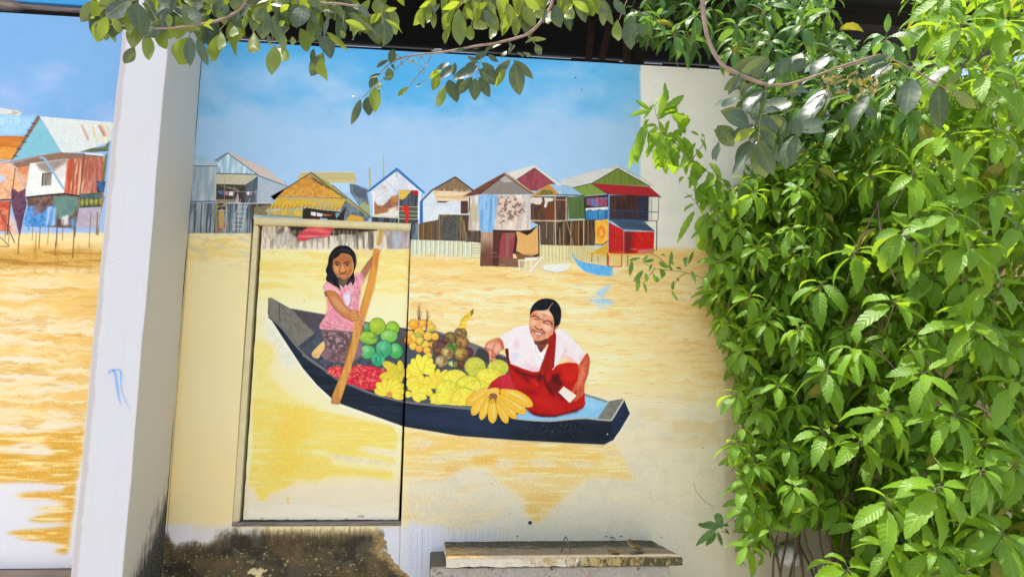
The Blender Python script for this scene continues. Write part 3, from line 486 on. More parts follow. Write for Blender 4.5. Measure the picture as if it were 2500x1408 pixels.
for x in range(8):
    P(A0, [(690+x*31, 640+x*7), (720+x*31, 642+x*7), (705+x*31, 660+x*7)], 'efe0b4', a=.25, soft=4)
P(A0, "595,1262 640,1268 720,1264 820,1270 900,1265 972,1269 973,1275 590,1275", 'dcd9cf', a=.85, soft=1.5)
P(A0, "592,1268 596,1150 604,1000 612,860 616,860 612,980 606,1080 602,1200 606,1262", 'd3cfb8', a=.8, soft=2)
for x, y in ((640, 1266), (700, 1268), (770, 1267), (846, 1266), (882, 1259), (930, 1268)): P(A0, ell(x, y, rng.uniform(3, 9), rng.uniform(1.5, 3)), '8f887a', a=.7, soft=.8)
L(A0, "602,1180 640,1176 700,1181 780,1178", 'b9b5a6', .8, .5); L(A0, "640,1238 700,1226 800,1230 880,1252 940,1240 968,1205", 'bdbab2', 1, .5, sm=4)
# loose brush dabs over the water: short, flat, uneven strokes
for i in range(900):
    x = rng.uniform(0, 1770); y = rng.uniform(605, 1040) if x > 380 else rng.uniform(630, 1090)
    if 396 < x < 640: continue
    on_door = 640 < x < 985
    if on_door and y > 730: continue
    ln = rng.uniform(8, 34)*(1.25 if x < 380 else 1); wd = rng.uniform(1.2, 3.4); k = rng.uniform(-.10, .10)
    c = ('d09a45', 'e8dfc8', 'dcb264', 'c8954a', 'f0e4c0')[rng.integers(0, 5)]
    L(A0, [(x, y), (x+ln*.5, y+ln*k*.6), (x+ln, y+ln*k)], c, wd*.5, rng.uniform(.25, .6)*(.5 if on_door else 1)*(1-.5*max(0, (y-900)/150)), w2=wd)

# --- the big boat
BOAT = "655,728 663,727 712,755 793,767 992,803 1064,808 1145,836 1232,870 1300,900 1427,960 1486,980 1518,973 1524,976 1537,1010 1512,1052 1495,1074 1475,1084 1404,1081 1273,1074 1120,1063 985,1040 910,1013 832,985 808,970 775,940 740,899 703,843 663,781 654,766"
L(A0, "650,768 662,788 702,850 738,904 806,976 833,991 985,1045", 'dfe4e6', 4, .8); P(A0, "640,755 662,790 735,895 700,900 650,820", 'c7d7ea', a=.55, soft=9); L(A0, "1540,1012 1516,1054 1497,1080 1476,1090", 'dcdad0', 4, .8)
P(A0, BOAT, '1d2532', c2='222d40', n='h', amp=.05)
P(A0, "1120,1000 1500,1040 1480,1080 1273,1073 1000,1035 985,1010", '181e29', c2='243450', g=(1300, 1075, 1230, 1000), a=.7, soft=6)
P(A0, "660,735 712,757 793,769 992,805 1064,812 1145,838 1232,873 1300,905 1430,962 1480,985 1440,1015 1280,1020 1153,1002 1060,990 985,976 910,953 860,930 819,916 760,873 720,838 690,796", '434b5a', c2='4d5666', n='f', amp=.1)
P(A0, "718,757 793,769 795,800 775,803 740,790", '4b4650', amp=.1); P(A0, "880,785 992,805 1064,812 1145,838 1235,875 1232,905 1150,880 1060,840 985,830 885,815", '514e54', c2='45434c', n='f'); P(Z6, "1560,490 1690,470 1900,450 2000,480 2320,640 2320,700 2100,680 1990,600", '3d3b40'); P(Z6, "1900,455 2010,510 1960,600 1880,520", '6b6a6e')
P(Z6, "1085,300 1190,320 1190,520 1160,500 1075,470 1110,380", '4b4a50'); P(Z6, "1100,310 1190,330 1188,420", '5c5a60', a=.7, soft=3)
for s in ("150,690 235,600", "250,760 350,670", "720,720 860,580", "830,760 1060,520", "1030,720 1180,560", "470,700 560,620", "600,700 700,610", "1420,830 1500,720", "1680,780 1730,730"): L(Z6, s, '262b35', 1.5)
P(Z5, "125,738 140,725 160,735 322,825 430,940 528,1032 375,1145 240,985 130,892 122,800", '6b6b66', c2='797871', n='f', amp=.08); L(Z5, "218,775 222,930", '4e4c50', 2.4); L(Z5, "225,790 330,930 420,1040", '55545a', 1); P(Z5, "375,1145 528,1032 560,1020 480,1120 400,1180", '3a4250', a=.8)
L(Z5, "130,892 240,988 372,1150 500,1265 705,1408", '6a6872', 5, sm=4); L(Z5, "322,825 610,875", '5a5862', 3); L(Z5, "134,898 236,996 300,1080", '2a3038', 1)
L(Z6, "0,590 140,690 260,770 410,880 560,940 800,1035 1160,1125 1480,1165 1940,1205", '6c6a74', 5.2, sm=4); L(Z6, "20,625 260,800 400,900 560,965 800,1060 1160,1150", '30353f', 1.4, sm=4)
L(Z6, "960,260 1190,295", '55535c', 3); L(Z6, "1480,310 1900,450 2310,610", '6f6e74', 4.5)
P(Z7, "470,1130 565,1035 640,1100 720,1118 830,1118 980,1070 1070,1040 1090,1000 1068,930 1090,935 1190,955 1290,988 1195,1130 1080,1122 980,1128 800,1142 600,1142", '86bce6', c2='74aee0', n='f', amp=.05); P(Z7, "1085,935 1190,950 1290,985 1250,1050 1100,1030", '93c6ec', a=.6, soft=5)
P(Z7, "1078,915 1200,950 1290,985 1270,992 1090,940", '7d8588'); P(Z7, "1190,1130 1295,980 1405,960 1422,972 1312,1146", '6e6f6a', c2='80817a', n='f'); L(Z7, "1420,968 1312,1146", 'b9bcb8', 4); L(Z7, "480,1128 600,1142 780,1150 900,1140 1080,1126 1200,1138 1312,1146", 'a4acae', 4, sm=3); L(Z7, "0,1030 130,1045 300,1070", '6c6a74', 4.5)
P(Z7, "1318,1150 1424,975 1470,1085 1325,1320", '1e2a44', c2='253555', n='f', a=.9); L(Z7, "1315,1150 1320,1318", '161c28', 1.4)
for i in range(70):
    x = rng.normal(860, 130); y = rng.normal(1230, 45)
    P(Z7, ell(x, y, rng.uniform(1, 3.2), rng.uniform(1, 3), 0, 8), 'c9cfd8', a=.8, amp=0)
P(Z7, ell(1277, 1264, 6, 6, 0, 10), 'e6eaf0', amp=0)

# --- fruit
for cx, cy, rx, ry, c, hi, rot in ((730, 275, 45, 55, '4f8f5a', '6fa868', 0), (1025, 285, 80, 78, '7db03a', 'a5cc4c', 0), (850, 265, 95, 98, '8fae3a', 'a8c24a', 0), (745, 395, 112, 72, '7fb13e', 'a9c84c', 14), (985, 375, 98, 75, '6fb356', '9fcf7a', 0), (1060, 545, 80, 92, '3fa05a', '8cc98c', -12), (735, 555, 90, 80, '4ea864', '95d0a0', 0), (862, 640, 80, 82, '2f9a72', '62b896', 0), (925, 520, 95, 100, '3f9c70', '6cbc92', 0)):
    ball(Z6, cx, cy, rx, ry, c, hi, rot, '2f5a2c', 1.1)
P(Z6, "780,640 850,600 940,620 900,690 880,720 820,690", '2c9a74', c2='55b590', n='v'); L(Z6, "850,600 835,660 880,715", '1f6a50', 1)
P(Z6, ell(845, 385, 26, 30), '5d7a5c', a=.9, soft=2); L(Z6, "820,330 845,380 880,350", '4a6a34', 1); L(Z6, "700,385 840,400", '4a6a34', .9); L(Z6, "760,410 850,395", '4a6a34', .9)
L(Z6, "890,545 905,580 925,600", '1f5a44', 1.4); L(Z6, "650,590 664,600", '1f5a34', 2.2)
# red spiky fruit in a heap
P(Z6, "265,770 330,740 420,725 540,740 620,700 700,715 760,710 830,745 900,790 950,850 930,900 830,910 840,1010 760,990 690,985 600,940 520,925 440,880 330,830", 'bf2636', c2='d94a5c', n='f', amp=.12)
for i in range(44):
    a_ = rng.uniform(0, 1); x = 300+620*a_; y = 745+rng.uniform(0, 200)*(.35+.65*min(1, a_*1.5))
    ball(Z6, x, y, 40, 34, 'c3283e', 'dd5068', rng.uniform(-40, 40), '8c1826', .8, amp=.2) if y < 760+260*a_+20 else None
for i in range(100):
    a_ = rng.uniform(0, 1); x = 290+640*a_; y = 735+rng.uniform(0, 230)*(.3+.7*min(1, a_*1.4)); t = rng.uniform(0, 6.3); L(Z6, [(x, y), (x+20*math.cos(t), y+16*math.sin(t)), (x+30*math.cos(t+.6), y+26*math.sin(t+.6))], 'f0a878', 1.3, .9, w2=.5)
L(Z6, "380,720 400,705 420,715 425,745", '9a8a4a', 1.8); L(Z6, "620,690 640,720 665,700", 'd2b46a', 1.6)
# oranges in a stack
for cx, cy, r, c in ((1245, 275, 0, 'c9b45a'), (1265, 240, 58, 'ec9a30'), (1370, 232, 46, 'ec9a34'), (1440, 235, 40, 'e8bb62'), (1470, 280, 50, 'd8b04c'), (1330, 330, 58, 'e2a63a'), (1225, 350, 45, 'dbb24a'), (1265, 400, 52, 'd6b046'), (1205, 425, 45, 'ea8a38'), (1430, 375, 52, 'd9ad4a'), (1510, 380, 46, 'e2a840'), (1340, 430, 48, 'e6b04a'), (1400, 470, 46, 'dcb248'), (1260, 490, 46, 'dfb444'), (1330, 520, 42, 'e59642'), (1480, 470, 36, 'ec9c50'), (1420, 540, 42, 'e0a83c'), (1440, 600, 40, 'c9b45a')):
    if r: ball(Z6, cx, cy, r, r*.96, c, 'f2c25e', 0, '9a6a1e', .9, amp=.08)
P(Z6, "1255,345 1330,325 1385,370 1330,395 1290,390", '93a04a', c2='b5b458', n='f'); P(Z6, "1390,335 1440,300 1530,290 1480,325", 'a3aa58'); P(Z6, "1340,470 1380,400 1390,450 1350,490", '8f9c48'); P(Z6, "1440,450 1520,430 1470,470", 'a3a04c'); L(Z6, "1470,490 1480,590", '7d8a3c', 2)
for s in ("1320,190 1305,80", "1325,190 1320,40", "1330,190 1345,60", "1335,190 1330,20 1350,0", "1340,190 1360,90", "1320,270 1330,180", "1405,310 1420,180 1415,70", "1415,300 1430,180 1425,80", "1418,200 1460,140", "1410,200 1445,100", "1412,240 1400,310"): L(Z6, s, '62453e', 1.5, w2=.8)
# mangosteens
for cx, cy, r, c, hi in ((1540, 480, 60, '6d5438', '8a7a44'), (1590, 480, 58, '57323a', '74505a'), (1685, 395, 70, '6a5238', '8a8048'), (1805, 350, 74, '7d6840', '9c8c58'), (1825, 450, 74, '86663a', 'a88c4c'), (1895, 560, 56, '52303a', '6c4450'), (1560, 545, 62, '5c4436', '7a5f40'), (1650, 570, 76, '8d7a48', 'c4b878'), (1810, 580, 82, '7c6036', 'b0a050'), (1585, 665, 74, '8a7a50', 'c8bc90'), (1745, 700, 36, '6d8a3c', '9cb45a'), (1690, 690, 34, '7d9448', 'b5c07c'), (1820, 700, 48, '5a382c', '7d5a3c')):
    ball(Z6, cx, cy, r, r*.95, c, hi, 0, '3a2420', 1, amp=.3); P(Z6, ell(cx-r*.1, cy, r*.75, r*.7), '5c2f34', c2=hi, n='f', th=(.42, .58), a=.45, soft=3)
P(Z6, "1620,500 1660,455 1720,470 1770,500 1740,560 1690,520", '4f7038', c2='7d9a4c', n='f'); P(Z6, "1700,430 1760,470 1730,500", '6f8a48'); P(Z6, "1675,700 1700,650 1715,730", 'd6d4b4', a=.8)
# the long yellow banana behind
P(Z6, "1780,285 1800,200 1850,140 1920,90 1955,65 1950,110 1910,170 1880,210 1865,290", 'd9b83c', c2='e2c85c', n='h', amp=.1); P(Z6, "1920,90 1955,65 1948,118 1925,150", '7a5428'); L(Z6, "1795,270 1830,180 1910,115", '9a8428', 1)
P(Z6, "1590,430 1780,280 1800,300", 'd9c07a', a=0)
# banana hands
def hand(cx, cy, specs, **kw):
    for ang, ln, wd in specs: banana(Z6, cx, cy, ang, ln, wd, **kw)
hand(1130, 800, [(-150, 250, 80), (-100, 150, 58), (-165, 180, 60), (170, 260, 80), (-20, 110, 60), (150, 170, 70), (110, 120, 60)], c='cfbd40', hi='dcd058', edge='857a2a')
hand(1240, 830, [(-120, 110, 60), (-170, 100, 60), (30, 200, 70), (-30, 170, 66), (100, 140, 70), (60, 190, 70)], c='e8d24c', hi='f0e27a')
hand(1530, 960, [(-60, 230, 66), (-85, 210, 62), (-110, 190, 66), (-140, 180, 70), (-165, 200, 70), (-40, 160, 60)], c='e9cc48', hi='f2da6c')
hand(1360, 920, [(-160, 170, 66), (160, 170, 70), (120, 140, 66), (80, 150, 66), (50, 180, 70), (-30, 120, 60), (-100, 120, 60)], c='e9cf46', hi='f3e070')
hand(1370, 790, [(-175, 150, 70), (-155, 190, 72), (-130, 200, 70), (-105, 215, 66), (-80, 205, 66), (-55, 190, 64), (-30, 170, 66), (-8, 140, 66)], c='f0d848', hi='f6e672', edge='9a8424')
P(Z6, ell(1360, 745, 60, 58), 'f0d848', amp=.08); L(Z6, "1300,680 1330,760 1350,800", '9a8424', .9); L(Z6, "1400,690 1380,760 1350,800", '9a8424', .9)
hand(1250, 1050, [(-20, 190, 70), (10, 170, 66), (35, 120, 60), (-170, 90, 60), (-60, 130, 60)], c='ecd44e', hi='f2e27c')
hand(990, 1040, [(-165, 180, 72), (-140, 200, 76), (-112, 190, 72), (-85, 175, 66), (-60, 190, 70), (-35, 200, 72), (-12, 190, 66), (15, 170, 60)], c='f0d044', hi='f6e06a')
P(Z6, ell(990, 1045, 36, 30), 'd99a4a', amp=.1); P(Z6, ell(990, 1045, 24, 20), 'c98a4c', amp=.1)
P(A0, "948,958 984,976 985,972 952,950", 'ecc850', a=0)
# melons
for cx, cy, rx, ry in ((1970, 725, 120, 108), (2235, 740, 118, 96), (2130, 860, 150, 120), (1740, 880, 150, 122), (1650, 1000, 130, 120), (1900, 930, 140, 108), (1990, 1000, 160, 120), (1560, 1090, 110, 70), (1820, 1060, 128, 108)):
    ball(Z6, cx, cy, rx, ry, 'd3cb48' if cy > 800 else 'b9bc48', 'e2da58' if cy > 800 else 'c6c650', 0, '8a8a2c', .8, amp=.12)
P(Z6, "1450,1145 1520,1050 1600,1000 1740,990 1900,980 1990,1010 1950,1175 1800,1172", 'dccf4a', c2='e3d65c', n='f', amp=.08)
L(Z6, "1690,1140 1700,1060 1760,990 1840,962 1920,985 1970,1020", '8a8a2c', 1); L(Z6, "1745,960 1760,890 1860,830 1960,840 2030,910 2040,975", '8a8a2c', 1); L(Z6, "1860,750 1930,740 2080,740 2150,800", '9a9a34', .9); L(Z6, "2140,680 2145,800", 'd9dc8c', 1)

# --- the woman in red
P(Z7, "245,880 300,815 400,755 440,735 400,560 398,530 425,530 445,660 560,700 690,725 760,540 830,395 830,420 815,690 860,665 940,650 1025,655 1030,700 1080,900 1085,1000 1070,1040 960,1080 820,1112 740,1110 640,1100 580,1040 400,1000 360,900", 'a81812', c2='b61e14', n='b', amp=.04)
P(WZ, "170,950 220,860 330,780 470,735 500,800 560,930 470,960 340,1000", 'a81e26', c2='b82a3c', g=(250, 900, 400, 880), amp=.06); P(WZ, "412,395 455,392 470,600 520,650 480,640 440,560", '5c1a1a')
for s, al in (("480,620 580,690 700,740 860,770 840,800 700,780 560,720", .7), ("600,750 720,800 770,890 700,830", .6), ("850,760 930,680 1020,650 960,760 900,860 850,840", .6), ("930,740 980,850 1060,960 1100,1080 1010,980 940,840", .7), ("1060,760 1190,720 1150,800 1210,870 1190,920 1120,870 1060,860", .7), ("1080,780 1180,930 1280,1060 1320,1140 1180,1080 1060,960 1000,860", .45), ("560,930 700,1000 900,1040 760,960", .3), ("700,1230 880,1290 1080,1310 1300,1260 1480,1200 1400,1270 1080,1335 860,1325 760,1280", .6)):
    P(WZ, s, '4a0d0a', a=min(.95, al*1.35), soft=3, amp=.05)
P(WZ, "1240,600 1340,590 1420,620 1420,760 1380,860 1260,840 1190,760 1160,650", 'c02014', c2='d03420', n='f', a=.7, soft=7, amp=.05); P(WZ, "820,860 840,910 870,910 850,860", 'c8332a', a=.8, soft=1); P(WZ, "760,1050 1000,1090 1150,1180 1000,1200 800,1150", 'c52418', a=.6, soft=9, amp=.05)
L(WZ, "480,740 520,850 570,940", '6a1512', 1); L(WZ, "1100,860 1150,900 1140,960", '581010', 1.6)
P(Z7, "345,440 400,395 500,340 600,325 640,420 680,520 745,545 830,395 850,350 900,370 960,420 1095,575 1030,665 940,610 905,590 860,640 810,715 790,700 700,725 640,728 560,705 445,660 430,600 430,530 395,530 385,480", 'e6d4e0', c2='eadce8', n='b', amp=.02)
P(Z7, "755,540 770,500 832,395 838,430 818,690 790,730 720,760 690,725", 'a91f17', c2='8a1a14', n='v', amp=.1); L(Z7, "832,400 828,520 815,690", '4a1212', 1.8)
for s, c, al in (("600,350 640,430 690,540 710,610 690,690 660,600 620,480", 'f0e6ee', .8), ("470,480 530,430 500,500 540,480 490,540", 'd9b4c8', .7), ("900,590 960,600 1030,660 940,625", 'd9a8c2', .8), ("930,500 920,570 900,600 860,640 900,560", 'd0a2bc', .7), ("440,600 470,560 530,590 480,640", 'b9cdec', .6), ("560,640 640,690 700,700 690,725 600,720", 'd9b2ca', .7), ("860,420 880,560 840,660 850,500", 'efe2ec', .7), ("1030,590 1085,580 1040,655", 'd6b0c6', .6), ("690,570 720,560 745,545 720,640 700,630", 'e9e6f4', .9), ("840,420 870,420 860,600 830,680", 'e9c2d4', .5)):
    P(Z7, s, c, a=al, soft=3, amp=.04)
L(Z7, "640,430 690,540 705,560 750,505", '4a2430', 1.4); L(Z7, "640,430 665,560 700,625 720,630", 'c9a8ba', 1.2); P(Z7, "640,440 700,460 765,445 755,500 712,560 695,555 680,520", '8d5040', c2='6a3430', g=(690, 460, 710, 555), amp=.1); L(Z7, "712,470 708,550", '54282a', 1.2)
# her face
P(F2, "235,520 205,700 200,880 240,1100 300,1230 340,1290 430,1320 560,1300 680,1250 800,1170 860,1090 900,950 920,700 880,580 780,440 640,420 400,430", 'd99c7e', c2='cc866a', n='f', amp=.03, sm=4)
for s, c, al, so in (("480,450 700,420 800,500 830,600 700,640 560,600 470,540", 'e2b8a2', .9, 5), ("245,730 350,700 430,760 380,870 260,860", 'deb09c', .8, 4), ("570,830 760,860 840,900 760,1040 640,1030 580,930", 'e2b49c', .85, 5), ("440,740 540,740 560,950 480,990 400,960", 'd99a78', .9, 3), ("240,560 320,500 440,560 320,600", 'c06a4a', .8, 3), ("200,880 260,940 250,1060 300,1230 230,1080", 'b4644e', .7, 4), ("280,960 400,980 560,1010 610,1080 580,1110 420,1040 320,1020", 'c0705a', .5, 3), ("600,980 700,1060 640,1180 560,1230 620,1090", 'bd6f58', .5, 3), ("340,1200 440,1260 560,1240 700,1200 680,1250 560,1300 430,1320 340,1290", 'c88468', .6, 4), ("800,720 900,720 900,900 830,870", 'b4614a', .6, 4), ("840,1000 890,960 860,1090 760,1190 700,1230", 'c07a60', .5, 4), ("500,1240 600,1220 640,1270 520,1300", 'd6977a', .7, 3)):
    P(F2, s, c, a=min(1, al*1.05), soft=so*.3, amp=.02)
P(F2, "228,580 235,440 300,300 420,180 560,115 700,100 860,120 980,190 1070,310 1115,460 1110,640 1080,800 1040,860 970,900 930,960 890,1050 915,850 900,680 860,560 780,450 765,430 800,330 900,210 790,320 740,400 600,440 400,440 290,490", '15161c', c2='1d222e', n='f', amp=.15, sm=3)
L(F2, "890,215 830,280 780,360 750,430", 'cf9a88', 1.2); P(F2, "720,410 760,395 770,440 700,450", 'd2a08a', a=.9, soft=1)
P(F2, "960,920 1030,860 1040,900 990,960 930,1000 900,1090 860,1110 860,1070", 'b5725a', c2='8a4a3c', n='f'); P(F2, ell(868, 1090, 18, 20), 'f0d8cc', amp=0); P(F2, "930,1000 950,1100 945,1408 700,1408 720,1250 860,1120", '941d14', amp=.1); P(F2, "330,1290 430,1320 560,1300 700,1240 720,1260 690,1408 360,1408", '74402f', c2='5a302a', g=(450, 1300, 520, 1400), amp=.1)
for s, w_ in (("250,620 330,600 420,620 490,690", 1.8), ("330,690 400,690 450,720", 1.3), ("600,770 660,740 760,740 830,800", 1.9), ("615,800 680,810 760,850", 1.3), ("370,890 400,940 450,975 530,990 560,960", 1.5), ("560,960 600,1040 650,1080", 1.4), ("290,980 320,1020 350,1080", 1.2), ("280,1000 255,1080", .9), ("820,830 900,840", .9), ("830,900 890,910", .8), ("800,860 870,800", .8), ("500,680 600,720", .9), ("540,540 700,570", .6), ("600,590 740,610", .6)): L(F2, s, '431512', w_*1.35, .95, sm=3)
for s in ("270,650 320,680 400,730 440,745", "610,820 680,830 740,860"): L(F2, s, 'eec9b4', .9, .8)
P(F2, "335,1020 420,1060 520,1090 610,1100 570,1130 530,1160 460,1150 400,1120 370,1080", '3a1a18'); P(F2, "345,1035 420,1070 520,1100 580,1105 540,1140 470,1140 410,1115 375,1080", 'efe6e6', amp=.04); L(F2, "420,1065 430,1125", 'b9a4a4', .5); L(F2, "480,1090 480,1140", 'b9a4a4', .5)
P(F2, "340,1060 400,1130 470,1160 540,1150 600,1110 570,1170 500,1200 420,1180 370,1130", 'cf7f74', amp=.05); L(F2, "350,1010 430,1055 520,1085 620,1095", '7a3028', 1.3); L(F2, "420,1200 500,1215", '8a4030', 1)
# her arms and hands
P(WZ, "140,340 180,295 270,260 330,252 370,280 400,400 360,420 300,490 270,500 290,545 220,560 180,470 140,400", 'cd8a70', c2='b9664e', n='f', amp=.06, sm=4); P(WZ, "290,260 340,255 375,300 395,390 370,410 340,330", 'b85a42', a=.8, soft=2); P(WZ, "170,330 260,310 270,400 200,410 150,390", 'dca48e', a=.8, soft=2); P(WZ, "270,340 350,330 350,420 290,470 250,440", 'e0ac98', a=.8, soft=2)
for s in ("140,390 200,410 240,430", "270,340 245,440 290,490", "160,420 200,490 250,510 290,530", "150,360 140,400 180,470 220,560", "220,500 270,520", "360,300 390,390"): L(WZ, s, '7a3226', 1.3, .85, sm=3)
L(WZ, "205,430 205,570", 'dda890', 3.2, w2=2.4); L(WZ, "205,570 205,760", 'dfe2b0', 1, .8)
P(WZ, "1530,465 1565,500 1575,570 1550,750 1510,860 1500,980 1490,1030 1420,1090 1380,1125 1350,1110 1370,1060 1395,1000 1370,980 1355,1030 1335,1040 1340,960 1370,890 1410,830 1425,700 1430,620", 'b84a34', c2='c86a50', n='f', amp=.06, sm=3); P(WZ, "1450,640 1500,600 1510,760 1450,900 1400,960 1430,800", 'd28468', a=.75, soft=4); L(WZ, "1530,470 1575,570 1550,750 1505,870", '6a1e18', 1.2, .7); L(WZ, "1395,960 1392,1020 1410,1060", '7a2c20', 1.2); L(WZ, "1440,960 1440,1060", '96402e', 1)
P(WZ, "1215,915 1340,1000 1385,1035 1395,1050 1310,1142 1290,1140 1190,1040 1142,995", 'e6dcd8', c2='d9cfcc', n='f', amp=.03); L(WZ, "1215,915 1142,995 1300,1145 1395,1045", '9a5a50', .9, .8)
# the big hand of bananas in front
for x0b, y0b, x1b, y1b, w_, bd in ((250, 880, 60, 1000, 74, 0), (240, 930, 115, 1100, 74, -8), (255, 950, 190, 1140, 62, 0), (290, 960, 290, 1170, 76, 0), (330, 960, 415, 1170, 70, 0), (340, 950, 490, 1130, 74, 6), (350, 930, 575, 1085, 88, 10), (360, 890, 635, 1020, 92, 12)):
    banana(Z7, x0b, y0b, math.degrees(math.atan2(y1b-y0b, x1b-x0b)), math.hypot(x1b-x0b, y1b-y0b), w_*.9, c='e3b13c', hi='f0d184', edge='70480f', bend=-bd)
P(Z7, "265,880 275,868 330,866 348,880 345,940 320,960 270,950 255,930", 'e3bb52', c2='d9a84a', n='f', sm=3); P(Z7, ell(298, 935, 36, 22, 10), '8d5a44', c2='75453a', n='f', amp=.1); L(Z7, "160,895 240,885 265,880", 'e8c8a0', 2)
for x in (265, 285, 305, 325): L(Z7, f"{x},955 {x-6},990 {x+4},1000", '6a5020', .9)

# --- the girl
P(Z5, "920,505 980,420 1030,360 1060,300 1090,320 1080,350 1050,430 1020,400 990,500 950,570", 'a8745a', c2='8a5a48', n='f', amp=.12); L(Z5, "920,505 985,410 1040,350", '5a3428', 1)
P(Z5, "1040,245 1085,235 1105,270 1095,320 1060,330 1030,310", 'e0dad4', c2='cfc6be', n='f', amp=.06); [L(Z5, s, 'a89890', .8) for s in ("1060,250 1070,300", "1080,245 1095,270 1080,290", "1095,260 1105,280 1090,320", "1040,290 1080,310")]
P(Z5, "590,640 620,590 690,600 740,640 800,610 870,520 920,500 950,575 945,600 925,615 915,700 900,800 905,870 945,930 955,970 920,1000 830,1020 700,1005 565,995 560,960 600,900 640,850 625,720", 'dfa3b2', c2='c97a92', n='f', th=(.4, .72), amp=.1); P(Z5, "770,690 830,660 840,740 800,830 770,760", 'd9d5e6', a=.9, soft=2); P(Z5, "640,830 720,850 800,920 850,960 760,960 640,910", 'd98aa6', a=.7, soft=4); P(Z5, "595,640 640,600 700,620 715,665 640,655", 'e6a3b4', a=.8, soft=2); P(Z5, "620,720 650,760 640,860 610,920 625,800", 'd9a088', a=.8, soft=3)
for s in ("600,930 680,960 800,990 920,990", "565,960 640,985 740,1000", "640,850 600,900 565,960", "780,700 820,690 830,760 800,800 775,740", "800,640 830,680 835,760 800,830", "880,560 890,640 910,700", "925,520 930,560 945,590", "660,610 690,640", "880,540 900,600", "745,660 770,760", "700,880 760,950", "860,620 890,760 880,830"): L(Z5, s, '8a4a5c', 1, .7, sm=3)
L(Z5, "620,655 700,660 718,680", 'eed0d4', 1.6); P(Z5, "600,680 625,660 635,715 615,720", '6d4a4a', a=.8)
P(Z5, "575,1000 700,1005 840,1020 900,985 945,960 945,1000 900,1080 935,1200 900,1240 820,1290 700,1285 610,1260 570,1210 590,1170 620,1160 600,1090", '8d7078', c2='5f4a50', n='f', th=(.42, .6), amp=.2)
P(Z5, "590,1010 830,1020 820,1150 760,1220 640,1180 610,1120", '564248', c2='a08a90', n='f', th=(.5, .65), a=.8, soft=3); P(Z5, "575,1210 640,1160 660,1230 620,1260", '8a6a78', a=.8, soft=3); P(Z5, "850,1100 930,1080 930,1230 830,1280", '8f6c84', a=.7, soft=5)
for i in range(60):
    x = rng.uniform(595, 835); y = rng.uniform(1010, 1220); t = rng.uniform(-.6, .6); l_ = rng.uniform(15, 50); L(Z5, [(x, y), (x+l_*.5, y+l_*t*.3), (x+l_, y+l_*t)], '3c2c30' if i % 2 else 'b09aa0', .9, .6)
P(Z5, "500,1195 560,1130 600,1100 608,1160 575,1210 555,1245 515,1240 500,1220", 'e2bd84', c2='d2a66c', n='f', amp=.06, sm=3); [L(Z5, s, '9a6a3c', .8) for s in ("510,1205 520,1225", "530,1210 540,1235", "550,1205 565,1220")]
P(Z5, "620,670 660,660 700,670 720,700 780,790 840,840 930,870 935,940 900,960 850,930 760,890 690,820 640,740", 'b97a4c', c2='a8683e', n='f', amp=.08, sm=3); P(Z5, "660,700 720,740 790,820 830,870 760,850 690,780", 'd2a078', a=.7, soft=4); L(Z5, "620,675 650,760 700,830 770,890 850,935", '6a3c22', 1); L(Z5, "715,690 780,790 840,840", '6a3c22', 1)
# her face and hair
P(F1, "470,1000 700,1060 840,970 830,1160 720,1270 620,1290 540,1200", '5c463c', c2='4a3a34', n='v', amp=.06)
P(Z5, "700,550 800,560 800,610 770,640 740,620", '6d5246', c2='54403c', n='v', amp=.1)
P(F1, "330,520 540,350 640,330 760,370 860,460 900,560 900,760 860,900 780,1000 680,1070 580,1060 470,990 390,920 340,830 320,680", 'ad6e44', c2='b9784a', n='f', amp=.03, sm=4)
for s, c, al, so in (("340,700 480,690 520,760 500,880 420,900 350,820", 'c6965c', .85, 2.2), ("480,960 560,1010 660,1010 760,960 700,1060 580,1050", 'bc7c50', .9, 2), ("660,700 800,700 800,830 720,830", 'b98450', .75, 2.4), ("560,680 620,660 660,780 700,820 640,870 540,870 510,840 560,780", 'cf9558', .9, 1.6), ("790,800 890,770 850,910 740,960 760,860", 'b35c30', .8, 2.5), ("440,440 640,360 800,430 860,560 740,540 560,560", '9c5c36', .6, 3), ("350,560 500,560 520,620 350,630", '7d4526', .6, 1.5), ("640,600 820,580 830,640 660,640", '7d4526', .6, 1.5)): P(F1, s, c, a=al, soft=so, amp=.05)
L(F1, "380,590 450,570 530,610", '2a1612', 2); L(F1, "640,620 700,580 790,575", '2a1612', 2); P(F1, "370,650 430,630 500,640 500,680 420,690", '2b1814'); P(F1, "660,660 720,630 810,640 815,670 740,690 680,690", '2b1814'); P(F1, ell(405, 670, 14, 12), 'e9dcd0', amp=0); P(F1, ell(485, 668, 10, 10), 'd9c6b6', amp=0); P(F1, ell(695, 665, 16, 13), 'f0e6de', amp=0); P(F1, ell(785, 660, 16, 12), 'e9dcd0', amp=0)
L(F1, "545,640 530,760 505,830", '6a3a20', 1.5); L(F1, "500,850 560,885 620,890 700,865 690,830", '54281a', 1.6); P(F1, "510,930 560,900 640,915 710,905 660,930 590,940", '8a4a3c'); P(F1, "530,955 620,940 710,920 670,980 590,990", 'c2866c', amp=.05); L(F1, "520,940 620,935 710,915", '5a2a20', 1); L(F1, "330,700 345,830 390,920 470,995 580,1060", '5a3220', 1)
P(F1, "490,1180 540,1400 480,1320 380,1270 250,1180 140,1120 130,1020 160,940 120,820 180,640 210,440 300,260 440,140 600,105 760,130 880,230 970,350 1005,540 980,720 930,860 950,1100 930,1190 890,1260 870,1180 800,1160 700,1270 640,1290 760,1130 830,980 900,860 920,700 905,560 860,440 760,360 640,330 550,340 440,450 340,510 318,680 335,830 390,930 470,1040", '14151b', c2='22252c', n='f', amp=.2, sm=3)
